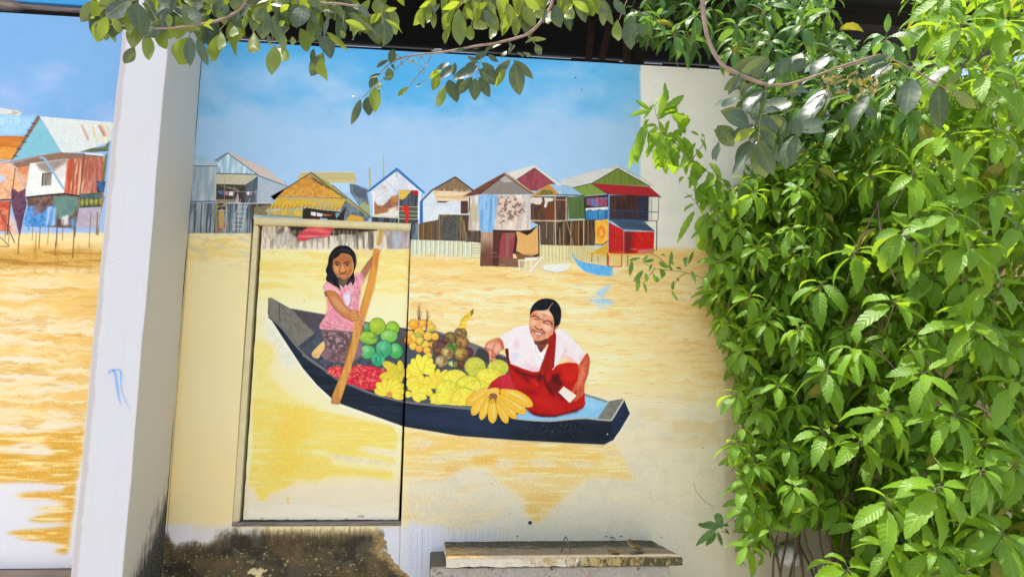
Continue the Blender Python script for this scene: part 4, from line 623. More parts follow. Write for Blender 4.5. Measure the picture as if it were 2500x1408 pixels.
for s, c, w_ in (("560,250 680,230 800,290", '3d4450', 3), ("300,420 380,320 500,240", '38302f', 2.2), ("180,1000 230,1080 330,1160", '343844', 2), ("940,330 985,500 970,680", '77706e', 1.6), ("550,260 540,330", '090a0e', 1.2), ("860,1080 900,1200", '4a4658', 2), ("820,1130 850,1180", '9a8ca0', 1.4), ("420,1100 500,1220 530,1350", '2a2c36', 2)): L(F1, s, c, w_, .8, sm=3)
P(F1, "650,1270 710,1220 720,1250 680,1300", 'ece6ea')
# the paddle, over her hands
P(A0, "926,562 936,563 928,600 918,598", 'c9a85a', c2='b0914c', n='v'); P(A0, "913,606 927,608 922,650 914,700 890,780 884,790 873,783 880,752 898,690 905,650", 'd99a4c', c2='b8763a', n='v', amp=.14); P(A0, "866,786 886,792 872,850 852,915 838,960 828,986 808,983 812,962 838,900 848,860 858,830", 'd6a055', c2='b07a3e', n='v', amp=.16); P(Z6, "520,480 560,420 540,520 500,640 470,720 480,640", '8a5a2c', a=.7, soft=2); P(Z6, "340,1090 440,1080 430,1140 380,1155 330,1145", 'a8764c', a=.7, soft=2)
L(A0, "914,606 906,650 898,690 880,752", '7a5228', 1, .8); L(A0, "858,830 838,900 812,962 808,983 828,986", '7a5228', 1, .8); L(A0, "928,608 922,650 914,700 890,780", 'eec98c', 1.1, .7)
P(Z5, "840,850 870,835 920,850 940,880 935,920 905,945 860,940 840,900", 'cf9660', c2='b97c48', n='f', amp=.06, sm=3)
for s in ("845,870 880,865 915,885", "840,895 880,890 930,905", "850,920 890,915 930,930", "870,840 920,855 938,880", "885,840 895,880"): L(Z5, s, '6d4020', .9, .9, sm=2)

# --- weathering of the plaster
N_Q = vnoise(3.2, 2.6, 61, 2); br = ss(.40, .62, vnoise(120, 60, 62, 4, .6)); N_S = vnoise(3, 40, 63, 3)
lay((PX > 925)*(PX < 1100)*ss(1276, 1292, PY+(N_F-.5)*10)*ss(1095, 1060, PX-(PY-1290)*.1+(N_B-.5)*30)*.9, 'cfd2e4')
xr = 936+np.clip(PY-1345, 0, 80)*.95+(N_B-.5)*34+(N_F-.5)*8
tb_ = np.where(PX > 556, 1286, 1286+34*ss(545, 500, PX)*ss(400, 430, PX))
dk = ss(-4, 34, PY-tb_+(N_B-.5)*34*(PX < 600)+(N_F-.5)*12+(N_S-.5)*12)*(PX > 396)*ss(3, -3, PX-xr)
lay((PX > 396)*(PX < 470)*ss(1270, 1290, PY)*(1-dk)*.8, 'd5d4dc')
lay(dk*.95, '4b4539'); lay(dk*br*.6, '6e5b3a'); lay(dk*ss(.46, .62, N_B)*.7*(1-br*.5), '302c26'); lay(dk*ss(.48, .70, N_Q)*(.03+.2*br), '7d693e'); lay(dk*ss(.70, .84, N_Q)*(.02+.16*br), 'b59c66'); lay(dk*ss(.56, .74, 1-N_Q)*.18, '27221b'); lay(dk*ss(.5, .64, vnoise(90, 70, 64, 3))*.5*(1-br*.6), '2c2923'); lay(dk*ss(.52, .66, N_S)*ss(1390, 1300, PY)*.35, '2e2a22')
lay(dk*ss(1318, 1296, PY)*ss(560, 470, PX)*.55, 'b3b0aa'); lay(dk*ss(1312, 1290, PY)*ss(540, 600, PX)*ss(.42, .6, N_S)*.55, 'a58a58')
lay(dk*ss(-34, -6, PX-xr)*.75, 'a88c5a'); lay(dk*ss(-34, -6, PX-xr)*ss(.5, .66, N_Q)*.5, 'cdb888')
lay(dk*ss(1352, 1400, PY+(N_C-.5)*40)*ss(.55, .585, N_B*.65+N_F*.35)*ss(540, 600, PX)*ss(790, 700, PX), 'd3c79a'); lay(dk*ss(.70, .73, N_F*.7+N_Q*.3)*ss(1310, 1340, PY)*.7, 'c9bb8c')
lay(ss(.82, .9, N_P)*ss(.58, .68, N_B)*.18*(PY > 1000)*(PX > 980), '9a968a')
for i in range(26):
    x = 1000+i*9.5+rng.uniform(-3, 3); y = 1288+rng.uniform(-6, 12); L(A0, f"{x},{y} {x-1},{y+(rng.uniform(18,60) if i>3 else 105)}", 'a5a4a4', 1, .5)
L(A0, "977,1280 975,1380", '8a6a64', 1.4, .7); L(A0, "1032,1290 1030,1390", '9a9490', 1.2, .6)
L(A0, "1693,1178 1700,1200 1720,1222 1742,1236", '7d766a', 1.2, .8); L(A0, "1742,1236 1770,1226", 'b5afa0', 1.2, .6)
for x, y, r in ((1421, 159+60, 1.6), (1480, 1308, 2), (1516, 1308, 2.2), (1263, 1308, 2), (1614, 1310, 1.6), (1405, 190, 2), (1332, 218, 0), (1200, 1180, 1.2), (1245, 1252, 1.3), (1716, 1092, 1.5)):
    if r: P(A0, ell(x, y, r, r*.8, 0, 8), '3a362f', amp=0)
P(A0, "1755,165 1790,166 1788,185 1770,178", 'dcb86a', a=.8, soft=3)
L(A0, "487,104 475,352 452,704 425,1056 408,1300", '3f4a50', 1.3, .55)  # thin dark line down the corner beside the column

# albedo from painted tones, then one packed image
IMG = np.clip(IMG, 0, 1); IMG *= (1+(.022+.03*ss(1000, 1150, PY)*(PX > 985))[..., None]*(N_P-.5)[..., None])*(1-.035*(ss(.62, .74, N_Q)*ss(950, 1150, PY)*(PX > 985))[..., None])
LINI = np.where(IMG <= .04045, IMG/12.92, ((np.clip(IMG, 0, 1)+.055)/1.055)**2.4)*np.array((1.17, 1.12, .97), np.float32)
LINI = np.clip(LINI, .008, .86); SR = np.where(LINI <= .0031308, LINI*12.92, 1.055*LINI**(1/2.4)-.055)
buf = np.ones((IH, IW, 4), np.float32); buf[..., :3] = SR[::-1]
mural = bpy.data.images.new('mural_paint', IW, IH); mural.pixels.foreach_set(buf.ravel()); mural.update(); mural.pack()
del buf, SR, LINI, N_C, stk, stk2, stk3, PX, PY, jj, ii

# ------------------------------------------------------------------ materials of the setting
def mural_mat():
    t = NT('mural_paint'); tex = t.new('ShaderNodeTexImage'); tex.image = mural; tex.extension = 'EXTEND'; tex.interpolation = 'Cubic'
    uv = t.new('ShaderNodeUVMap'); uv.uv_map = 'UVMap'; t.l(uv.outputs[0], tex.inputs[0]); t.base(tex.outputs[0])
    c = t.coord(kind='Object'); n1 = t.noise(90, 5, .7, c); n2 = t.noise(7, 4, .6, c)
    h = t.math('MULTIPLY_ADD', n2, .9, n1); t.bump(h, .35, .004); t.l(t.ramp(n2, ((.3, .62), (.7, .86))), t.b.inputs['Roughness']); t.b.inputs['Specular IOR Level'].default_value = .12
    return t.m
M_MURAL = mural_mat()
def plaster(name, col, col2, sc=5, stain=None, bump=.3):
    t = NT(name); c = t.coord(); n = t.noise(sc, 5, .65, c); n2 = t.noise(70, 5, .7, c)
    b = t.mix(t.ramp(n, ((.35, 0), (.7, 1))), col, col2)
    if stain: b = stain(t, c, b)
    t.base(b); t.rough(.78); t.bump(t.math('MULTIPLY_ADD', n, .8, n2), bump, .004); return t.m
def col_stain_shade(t, c, b):                           # black mould creeping up the foot of the column's inner side, blue scribble left out of it
    g = t.new('ShaderNodeNewGeometry'); sp = t.new('ShaderNodeSeparateXYZ'); t.l(g.outputs['Position'], sp.inputs[0])
    sn = t.new('ShaderNodeSeparateXYZ'); t.l(g.outputs['Normal'], sn.inputs[0])
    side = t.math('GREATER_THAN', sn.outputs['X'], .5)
    n = t.noise(6, 6, .7, c); f = t.noise(60, 4, .7, c); s2 = t.noise(1, 5, .6, t.coord((40, 40, 3)))
    back = t.math('MULTIPLY', t.math('ADD', sp.outputs['Y'], .50), 1.05)          # climbs higher near the wall
    h = t.math('ADD', t.math('ADD', back, .44), t.math('MULTIPLY', t.math('SUBTRACT', t.math('ADD', n, s2), 1.0), .42))
    e = t.math('SUBTRACT', h, sp.outputs['Z']); m = t.math('MULTIPLY', side, t.ramp(e, ((.0, 0), (.16, 1))))
    m = t.math('MULTIPLY', m, t.ramp(f, ((.25, .75), (.6, 1))))
    b = t.mix(t.math('MULTIPLY', side, .8), b, (.56, .52, .42))  # side face toned darker and warmer: its weaker light put into the colour
    b = t.mix(m, b, lin('2a2a22'))
    lift = t.ramp(t.noise(9, 6, .8, c), ((.66, 0), (.69, 1))); return t.mix(t.math('MULTIPLY', t.math('MULTIPLY', lift, m), .7), b, lin('a8a084'))
def col_all(t, c, b):
    r = t.noise(3, 5, .6, t.coord((18, 18, .5))); b = t.mix(t.math('MULTIPLY', t.ramp(r, ((.52, 0), (.72, 1))), .16), b, (.52, .47, .42))
    p = t.noise(1.6, 4, .6, c); b = t.mix(t.math('MULTIPLY', t.ramp(p, ((.50, 0), (.66, 1))), .5), b, (.64, .60, .56))
    sp = t.new('ShaderNodeSeparateXYZ'); t.l(t.new('ShaderNodeNewGeometry').outputs['Position'], sp.inputs[0])
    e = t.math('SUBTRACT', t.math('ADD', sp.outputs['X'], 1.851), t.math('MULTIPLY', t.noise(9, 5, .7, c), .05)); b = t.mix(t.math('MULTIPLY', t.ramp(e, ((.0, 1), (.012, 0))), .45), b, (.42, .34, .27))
    d = t.noise(46, 3, .6, c); b = t.mix(t.math('MULTIPLY', t.ramp(d, ((.70, 0), (.74, 1))), .5), b, (.40, .37, .34))
    return col_stain_shade(t, c, b)
M_COL = plaster('column_paint', (.625, .62, .63), (.63, .61, .60), 2.2, col_all, .22)
M_LILAC = plaster('plinth_cement', lin('8d7a6a'), lin('74665a'), 4)
def wood(name, a, b, sc=(3, 3, 30), rough=.7):
    t = NT(name); n = t.noise(4, 6, .7, t.coord(sc)); n2 = t.noise(25, 4, .7, t.coord(sc))
    t.base(t.mix(t.ramp(n, ((.35, 0), (.65, 1))), a, b)); t.rough(rough); t.bump(n2, .4, .004); return t.m
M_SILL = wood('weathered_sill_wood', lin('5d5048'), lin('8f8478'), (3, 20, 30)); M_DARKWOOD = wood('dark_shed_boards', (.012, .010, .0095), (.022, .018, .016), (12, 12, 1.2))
M_BEAM = wood('brown_timber', lin('4a3228'), lin('34241c'), (10, 10, 2)); M_LOG = wood('grey_log', lin('8d7c70'), lin('5f5048'), (1.4, 14, 14))
M_FRAME = plaster('cream_frame_paint', lin('dccf9f'), lin('cdbf90'), 8)
M_BLUE = plaster('blue_board_paint', lin('4fb2ea'), lin('45a6e2'), 3, None, .05)
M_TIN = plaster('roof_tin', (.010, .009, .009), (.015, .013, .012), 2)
def flat(name, c, rough=.6, metal=0):
    t = NT(name); n = t.noise(30, 4, .6, t.coord()); t.base(t.mix(t.math('MULTIPLY', n, .35), c, tuple(x*.55 for x in c))); t.rough(rough); t.b.inputs['Metallic'].default_value = metal; return t.m
def concrete_mat():
    t = NT('mossy_concrete'); c = t.coord(); g = t.new('ShaderNodeNewGeometry'); sp = t.new('ShaderNodeSeparateXYZ'); t.l(g.outputs['Position'], sp.inputs[0]); sn = t.new('ShaderNodeSeparateXYZ'); t.l(g.outputs['Normal'], sn.inputs[0])
    n = t.noise(9, 6, .75, t.coord((1, 2.2, 1.4))); f = t.noise(55, 5, .75, c); b = t.mix(t.ramp(f, ((.3, 0), (.7, 1))), lin('665d4b'), lin('8a7f68'))
    up = t.math('GREATER_THAN', sn.outputs['Z'], .5)
    ex = t.math('MULTIPLY', t.math('SUBTRACT', sp.outputs['X'], .55), .42); en = t.math('ADD', t.noise(11, 6, .75, t.coord((1, 1, 1.3))), ex)
    edge = t.mix(t.ramp(f, ((.3, 0), (.7, 1))), lin('e2d8c6'), lin('cfc2ab')); edge = t.mix(t.ramp(en, ((.47, 0), (.60, 1))), edge, lin('b09a62')); edge = t.mix(t.ramp(t.math('ADD', t.noise(24, 5, .8, t.coord((1.2, 1, .5))), t.math('MULTIPLY', ex, .6)), ((.56, 0), (.66, 1))), edge, lin('4d4526'))
    edge = t.mix(t.ramp(t.noise(1, 3, .6, t.coord((60, 1, 3))), ((.68, 0), (.74, 1))), edge, lin('8a7a5c'))
    b = t.mix(up, edge, b)
    oc = t.math('MULTIPLY', up, t.ramp(t.math('SUBTRACT', n, t.math('MULTIPLY', t.math('SUBTRACT', sp.outputs['X'], .12), .9)), ((.42, 0), (.5, 1)))); b = t.mix(t.math('MULTIPLY', oc, t.ramp(f, ((.35, .2), (.6, .9)))), b, lin('c09a50'))
    moss = t.math('ADD', n, t.math('MULTIPLY', t.math('ADD', sp.outputs['Y'], .19), 2.2)); m = t.math('MULTIPLY', up, t.ramp(moss, ((.46, 0), (.58, 1)))); m = t.math('MULTIPLY', m, t.ramp(t.noise(32, 5, .8, c), ((.36, .35), (.52, 1))))
    b = t.mix(m, b, lin('2a2c1c')); b = t.mix(t.math('MULTIPLY', up, t.ramp(t.noise(20, 4, .7, t.coord((.6, 2.5, 1))), ((.62, 0), (.68, 1)))), b, lin('26271c'))
    t.base(b); t.rough(.85); t.bump(t.math('MULTIPLY_ADD', n, .6, f), .8, .01); return t.m
M_CONC = concrete_mat()
def base_mat():
    t = NT('brick_and_render'); c = t.coord(); n = t.noise(8, 6, .75, c); f = t.noise(60, 5, .75, c)
    b = t.mix(t.ramp(f, ((.3, 0), (.7, 1))), lin('9a948a'), lin('bdb6a8')); b = t.mix(t.ramp(n, ((.62, 0), (.66, 1))), b, lin('b5622f')); b = t.mix(t.ramp(t.noise(14, 6, .8, c), ((.56, 0), (.64, 1))), b, lin('4a4434'))
    g = t.new('ShaderNodeNewGeometry'); sn = t.new('ShaderNodeSeparateXYZ'); t.l(g.outputs['Normal'], sn.inputs[0]); lf = t.math('MAXIMUM', t.math('LESS_THAN', sn.outputs['X'], -.5), t.math('GREATER_THAN', sn.outputs['Z'], .5))
    b = t.mix(t.math('MULTIPLY', lf, .85), b, lin('35362a')); t.base(b); t.rough(.9); t.bump(t.math('MULTIPLY_ADD', n, .7, f), .9, .012); return t.m
M_BASE = base_mat()
def ground_mat():
    t = NT('dry_ground'); c = t.coord(); n = t.noise(.7, 6, .65, c); f = t.noise(24, 6, .75, c)
    t.base(t.mix(t.ramp(f, ((.35, 0), (.65, 1))), t.mix(n, (.41, .385, .34), (.34, .32, .29)), (.47, .44, .40))); t.rough(.95); t.bump(f, .6, .02); return t.m

# ------------------------------------------------------------------ the place
me = bpy.data.meshes.new('ground'); me.from_pydata([(-150, -150, 0), (150, -150, 0), (150, 150, 0), (-150, 150, 0)], [], [(0, 1, 2, 3)])
props(link('ground', me, ground_mat()), kind='structure')
def uv_world(me):
    uv = me.uv_layers.new(name='UVMap').data
    for lp in me.loops:
        v = me.vertices[lp.vertex_index].co; p = EYE+(v-EYE)*(-EYE.y/(v.y-EYE.y)) if False else v
        k = 4.4/(v.y+4.4); X = v.x*k; Z = CAM_Z+(v.z-CAM_Z)*k
        uv[lp.index].uv = ((X-IX0)/(IX1-IX0), (Z-IZ0)/(IZ1-IZ0))
WT, WTL = 3.705, 3.808
wall = empty('painted_wall', (1.2, 0, 0), 'long wall painted with a river village, a boat of fruit and two women', 'wall')
DX0, DX1, DZ0, DZ1 = at(566, 1283).x, at(1003, 545).x+.004, at(566, 1283).z, at(1003, 545).z-.006
bm = bmesh.new(); XR = 5.6
for x0, x1, z0, z1 in ((-1.6, DX0, 0, WT), (DX1, XR, 0, WT), (DX0, DX1, 0, DZ0), (DX0, DX1, DZ1, WT)): box(bm, x0, x1, 0, .18, z0, z1)
o = bm_obj('plaster', bm, M_MURAL, wall); uv_world(o.data)
# the door in its recess
YD = .028
door = None
d0, d1, d2, d3 = at(593, 1268.5, YD), at(973, 1268.5, YD), at(1002.5, 549, YD), at(640, 550, YD)
def prism(quad, depth, mat, name, parent, bev=.003, uv=False, wob=0, rnd=None):
    bm = bmesh.new(); fr = []
    n = len(quad)
    for i in range(n):
        a, b = Vector(quad[i]), Vector(quad[(i+1) % n]); k = 1 if not wob else max(1, int((b-a).length/.04))
        for j in range(k):
            p = a.lerp(b, j/k)
            if wob and j: p = p+Vector((rnd.uniform(-wob, wob), 0, rnd.uniform(-wob, wob)))
            fr.append(p)
    f = [bm.verts.new(p) for p in fr]; g = [bm.verts.new(p+Vector((0, depth, 0))) for p in fr]; m = len(f)
    bm.faces.new(f); bm.faces.new(g[::-1])
    for i in range(m): bm.faces.new((f[i], g[i], g[(i+1) % m], f[(i+1) % m]))
    bmesh.ops.recalc_face_normals(bm, faces=bm.faces)
    if bev: bmesh.ops.bevel(bm, geom=[e for e in bm.edges if abs(e.verts[0].co.y-e.verts[1].co.y) < 1e-6 and e.verts[0].co.y < quad[0].y+1e-5], offset=bev, segments=2, affect='EDGES')
    o = bm_obj(name, bm, mat, parent)
    if uv: uv_world(o.data)
    return o
rd = random.Random(3)
door = prism([d0, d1, d2, d3], .045, M_MURAL, 'door', wall, .004, True, .0016, rd); props(door, 'flush door painted over with the girl and the stern of the boat')
prism([at(566, 1283, .01), at(584, 1271, .02), at(631, 553, .02), at(619, 545, .01)], .10, M_FRAME, 'door_jamb', wall, .004)
prism([at(619, 545.5, -.016), at(1002, 560, -.016), at(1003, 545, -.016), at(618, 528, -.016)], .10, M_FRAME, 'door_lintel', wall, .008)
bm = bmesh.new(); box(bm, DX0+.002, DX1-.002, -.006, .16, DZ0-.004, at(700, 1274.5, -.006).z, .006, .002, rd); bm_obj('door_sill', bm, M_SILL, wall)
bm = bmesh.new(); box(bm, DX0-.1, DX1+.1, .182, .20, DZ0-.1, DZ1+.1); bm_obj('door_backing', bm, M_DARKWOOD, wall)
# drain hole
pc = at(1294, 1275); bm = bmesh.new(); R1, R0 = .0165, .0125; N = 20
rings = [[bm.verts.new((pc.x+r*math.cos(2*math.pi*k/N), y, pc.z+r*math.sin(2*math.pi*k/N))) for k in range(N)] for r, y in ((R1, -.0005), (R1*.93, -.004), (R0, -.004), (R0*.95, -.0008))]
for a, b in zip(rings, rings[1:]):
    for k in range(N): bm.faces.new((a[k], a[(k+1) % N], b[(k+1) % N], b[k]))
bm_obj('drain_pipe', bm, flat('white_pipe', lin('dcdce2')), wall, True)
bm = bmesh.new(); bm.faces.new([bm.verts.new((pc.x+R0*math.cos(2*math.pi*k/N), -.0006, pc.z+R0*math.sin(2*math.pi*k/N))) for k in range(N)]); bm_obj('drain_shade_disc', bm, flat('pipe_shade', (.01, .01, .01)), wall)  # flat near-black disc, colour standing in for the shade inside the pipe
# the painted figures and houses, each its own skin of paint on the wall or on the door
def paint(name, pts, parent, label, lift=.0012, Y=0.0, smooth=0):
    if smooth: pts = smoothpts(pts, smooth)
    bm = bmesh.new(); vs_ = [bm.verts.new(at(x, y, Y-lift)) for x, y in pts]
    try: f = bm.faces.new(vs_)
    except ValueError: bm.free(); return
    if f.normal.y > 0: f.normal_flip()
    bm.normal_update(); bmesh.ops.triangulate(bm, faces=[f])
    me = bpy.data.meshes.new(name); bm.to_mesh(me); bm.free(); o = link(name, me, M_MURAL, parent); uv_world(me); return props(o, label)
def clip_x(pts, edge, keep_left):                 # cut an outline along the door's right edge
    out = []; n = len(pts); ex = lambda y: 1003-(y-545)*.0414; s = -1 if keep_left else 1
    for i in range(n):
        a, b = pts[i], pts[(i+1) % n]; da, db = s*(a[0]-ex(a[1])-edge), s*(b[0]-ex(b[1])-edge)
        if da >= 0: out.append(a)
        if da*db < 0: t = da/(da-db); out.append((a[0]+t*(b[0]-a[0]), a[1]+t*(b[1]-a[1])))
    return out
for s, Z, lab in (("130,95 250,125 420,200 575,262 458,272 448,772 440,800 440,1222 62,1225 95,772 130,258", Z1, 'painted grey shed with plank fence'),
                  ("435,185 612,72 900,180 1150,285 1300,400 1490,555 1240,800 968,805 965,1225 445,1222 450,790 460,280 530,255", Z1, 'painted pale blue house with washing line and ladder'),
                  ("1240,706 1500,560 1822,355 2060,560 2330,735 2290,1000 1000,985 1180,900 1290,760", Z1, 'painted house with yellow straw roof'),
                  ("308,488 630,232 935,500 880,510 876,840 345,822 345,490", Z2, 'painted white house with blue roof edge'),
                  ("895,600 1020,474 1280,324 1492,486 1440,500 1430,755 1560,1040 880,1022 920,838", Z2, 'painted brown gabled house with tan awning'),
                  ("0,468 250,320 478,193 825,432 778,460 775,850 870,790 884,1160 700,1280 200,1270 205,870 70,860 90,470", Z3, 'painted patched house with pale blue smear on its wall'),
                  ("500,198 815,106 1135,340 985,328 840,430 620,278", Z3, 'painted dark red gable behind'),
                  ("775,470 985,326 1235,368 1392,462 1408,740 1400,1030 890,1022 885,790 780,745", Z3, 'painted hut with orange and blue roof on stilts'),
                  ("0,216 250,150 505,88 830,275 905,374 884,585 862,855 835,985 428,1000 420,895 236,895 310,800 215,580 205,360 90,294", Z4, 'painted green house with red awning')):
    paint('painted_house', parse(Z, s), wall, lab)
for s, Z, lab in (("868,1240 1040,1245 1252,1225 1185,1320 1080,1338 930,1312", Z3, 'small white painted boat'), ("88,876 105,890 135,935 220,968 470,1005 466,1092 330,1082 215,1048 150,992", Z4, 'small blue painted boat')):
    paint('painted_boat', parse(Z, s), wall, lab)
bt = parse(A0, BOAT); YDP = YD
paint('painted_boat', clip_x(bt, 6, False), wall, 'bow half of the big dark painted boat')
paint('painted_boat', clip_x(bt, -6, True), door, 'stern half of the big dark painted boat', Y=YDP)
paint('painted_girl', parse(Z5, "620,480 640,340 700,290 770,278 830,300 875,370 885,480 930,500 1030,340 1045,240 1100,240 1100,300 1060,430 1000,500 945,600 915,700 905,840 945,880 955,970 920,1000 935,1090 930,1220 820,1290 700,1285 610,1258 540,1245 500,1215 560,1130 600,1090 575,1000 565,950 640,850 625,720 590,680 600,620 650,590"), door, 'painted girl in pink blouse kneeling with both hands on a paddle', .0030, YDP)
paint('painted_paddle', parse(A0, "926,562 936,563 927,608 914,700 890,780 872,850 852,915 838,960 828,986 808,983 838,900 858,830 880,752 898,690 905,650 913,606"), door, 'long orange painted paddle', .0042, YDP)
paint('painted_woman', parse(Z7, "245,880 320,800 400,755 440,735 400,560 395,530 300,570 280,640 235,560 230,490 300,440 400,395 500,340 605,320 610,220 640,150 700,108 780,100 850,140 882,220 878,300 850,350 960,420 1095,575 1125,640 1110,780 1080,860 1085,1000 1060,1050 820,1112 640,1100 580,1040 400,1000 360,900"), wall, 'painted laughing woman in pink blouse and red skirt', .0024)
for s, Z, nm, lab, par, lf, Y in (("640,395 690,250 760,190 850,168 930,210 1030,208 1105,290 1090,420 1130,520 1100,620 980,640 940,660 880,720 800,690 660,620 650,530 680,470", Z6, 'painted_coconuts', 'heap of green painted coconuts', door, .0036, YDP),
                               ("265,770 330,740 420,725 540,740 620,700 760,710 830,745 900,790 950,850 930,900 830,910 840,1010 690,985 520,925 330,830", Z6, 'painted_dragonfruit', 'heap of red spiky painted fruit', door, .0034, YDP),
                               ("1212,240 1260,185 1380,185 1500,250 1545,350 1550,420 1470,560 1420,640 1340,560 1230,540 1208,400", Z6, 'painted_oranges', 'stack of orange painted fruit', wall, .0030, 0),
                               ("1500,480 1620,370 1740,320 1850,280 1890,400 1950,540 1930,620 1820,740 1740,740 1660,740 1520,720 1510,620", Z6, 'painted_mangosteens', 'bunch of brown and green painted fruit', wall, .0036, 0),
                               ("1850,760 1880,650 1980,615 2090,680 2230,640 2330,680 2355,800 2130,960 1950,1175 1450,1145 1530,1040 1600,900 1740,760", Z6, 'painted_melons', 'pile of yellow green painted melons', wall, .0018, 0),
                               ("60,990 130,900 250,870 330,860 480,880 600,940 636,1020 570,1090 490,1130 415,1172 290,1172 190,1145 118,1100", Z7, 'painted_bananas', 'large hand of yellow painted bananas over the gunwale', wall, .0036, 0)):
    paint(nm, parse(Z, s), par, lab, lf, Y)

# ------------------------------------------------------------------ left wall, plinth, column
lw = empty('painted_wall', (-3.4, 0, .45), 'wall left of the white column, painted with an orange and blue stilt house over ochre water', 'wall')
bm = bmesh.new(); box(bm, -6.2, -1.852, 0, .18, .46, WTL); o = bm_obj('plaster', bm, M_MURAL, lw); uv_world(o.data)
bm = bmesh.new(); box(bm, -6.2, -1.854, -.075, .18, 0, .455, .008); bm_obj('plinth', bm, M_LILAC, lw)
paint('painted_house', parse(LH, "325,212 915,262 905,400 860,480 845,740 835,955 800,1130 500,1130 380,1120 190,1105 215,880 215,800 240,620 90,595"), lw, 'painted stilt house with turquoise gable and pale tin roof')
paint('painted_house', [(max(-165, x), y) for x, y in parse(LH, "-540,372 205,376 110,560 110,600 235,620 215,800 90,900 130,1150 -540,1170")], lw, 'painted orange stilt house', .0008)
colm = empty('column', (-1.725, -.26, 0), 'white plastered column with a mouldy black foot and a blue paint smear', 'column')
bm = bmesh.new(); box(bm, -1.851, -1.600, -.525, -.0005, 0, 4.34, .007)
bmesh.ops.subdivide_edges(bm, edges=[e for e in bm.edges if e.calc_length() > 2], cuts=24, use_grid_fill=True)
for v in bm.verts: v.co.x += .0025*math.sin(v.co.z*5.1+v.co.y*7)+.0015*math.sin(v.co.z*13.7); v.co.y += .002*math.sin(v.co.z*4.3+1)*(v.co.y < -.1)
bm_obj('shaft', bm, M_COL, colm)
def smear(pts, w):
    bm = bmesh.new(); c = [at(x, y, -.5285) for x, y in pts]; L_, R_ = [], []
    for i, p in enumerate(c):
        t = (c[min(i+1, len(c)-1)]-c[max(i-1, 0)]).normalized(); nn = Vector((-t.z, 0, t.x))*w[i]/2
        L_.append(bm.verts.new(p+nn)); R_.append(bm.verts.new(p-nn))
    for i in range(len(c)-1): bm.faces.new((L_[i], L_[i+1], R_[i+1], R_[i]))
    return bm
t = NT('blue_smear'); t.base(t.mix(t.ramp(t.noise(160, 5, .8, t.coord()), ((.5, 0), (.75, 1))), lin('78b0ea'), lin('b4cfee'))); M_SMEAR = t.m
for pts, w in (([(264, 913), (268, 905), (276, 903), (281, 914), (284, 940), (289, 970), (296, 990)], [.004, .010, .011, .009, .009, .006, .001]), ([(276, 904), (290, 902), (295, 908), (294, 940), (300, 965), (309, 985), (316, 997)], [.006, .006, .007, .004, .003, .002, .001])):
    bm_obj('paint_smear', smear(pts, w), M_SMEAR, colm)

# ------------------------------------------------------------------ the shed above and behind the wall
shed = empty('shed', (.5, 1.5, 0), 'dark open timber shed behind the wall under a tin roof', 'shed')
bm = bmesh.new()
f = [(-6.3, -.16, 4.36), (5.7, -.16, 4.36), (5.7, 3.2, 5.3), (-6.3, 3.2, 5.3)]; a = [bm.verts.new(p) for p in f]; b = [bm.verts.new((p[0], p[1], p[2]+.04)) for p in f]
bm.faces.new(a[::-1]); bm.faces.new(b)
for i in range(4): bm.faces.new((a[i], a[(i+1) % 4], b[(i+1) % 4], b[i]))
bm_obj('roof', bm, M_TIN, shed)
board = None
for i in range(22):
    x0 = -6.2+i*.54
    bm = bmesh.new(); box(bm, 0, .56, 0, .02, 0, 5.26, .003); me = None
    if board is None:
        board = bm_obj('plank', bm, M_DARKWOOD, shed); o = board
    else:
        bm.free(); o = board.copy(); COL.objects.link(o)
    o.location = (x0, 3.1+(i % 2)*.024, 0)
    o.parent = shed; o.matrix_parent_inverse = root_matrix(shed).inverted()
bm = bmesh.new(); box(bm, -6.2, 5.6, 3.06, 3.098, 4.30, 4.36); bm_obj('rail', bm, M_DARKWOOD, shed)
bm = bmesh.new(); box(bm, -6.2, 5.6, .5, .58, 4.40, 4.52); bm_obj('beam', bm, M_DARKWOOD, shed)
for px0, py0, px1, py1, w, Yb in ((1452, 165, 1498, 60, .05, .9), (1430, 165, 1452, 40, .05, 1.0), (1533, 170, 1531, 20, .05, .8), (1556, 170, 1556, 40, .11, .85)):
    bm = bmesh.new(); a, b = at(px0, py0+60, Yb), at(px1, py1-40, Yb); t = (b-a).normalized(); s = t.cross(Vector((0, 1, 0)))*w/2; q = Vector((0, .05, 0))
    v = [bm.verts.new(p+k*s+m*q) for p in (a, b) for k in (-1, 1) for m in (0, 1)]
    for fc in ((0, 1, 3, 2), (4, 6, 7, 5), (0, 4, 5, 1), (2, 3, 7, 6), (0, 2, 6, 4), (1, 5, 7, 3)): bm.faces.new([v[i] for i in fc])
    bm_obj('strut' if abs(px0-px1) > 8 else 'post', bm, M_BEAM if w < .1 else M_DARKWOOD, shed)
prism([at(-400, -22, .12), at(300, 19.5, .12), at(300, 4, .12), at(-400, -42, .12)], .03, M_BLUE, 'fascia_board', shed, .002)
# log lying along the top of the left wall
lg = [at(-420, -16, .07), at(-60, 8, .07), at(-5, 12, .07), at(20, 15, .07), at(36, 17, .07), at(60, 17, .07), at(160, 24, .07), at(290, 33, .07), at(420, 41, .09)]
bm = bmesh.new(); tube(bm, lg, [.036, .038, .040, .040, .038, .018, .017, .016, .016], 12); o = bm_obj('timber_log', bm, M_LOG, None, True)
props(o, 'weathered grey log lying along the top of the left wall', 'log')

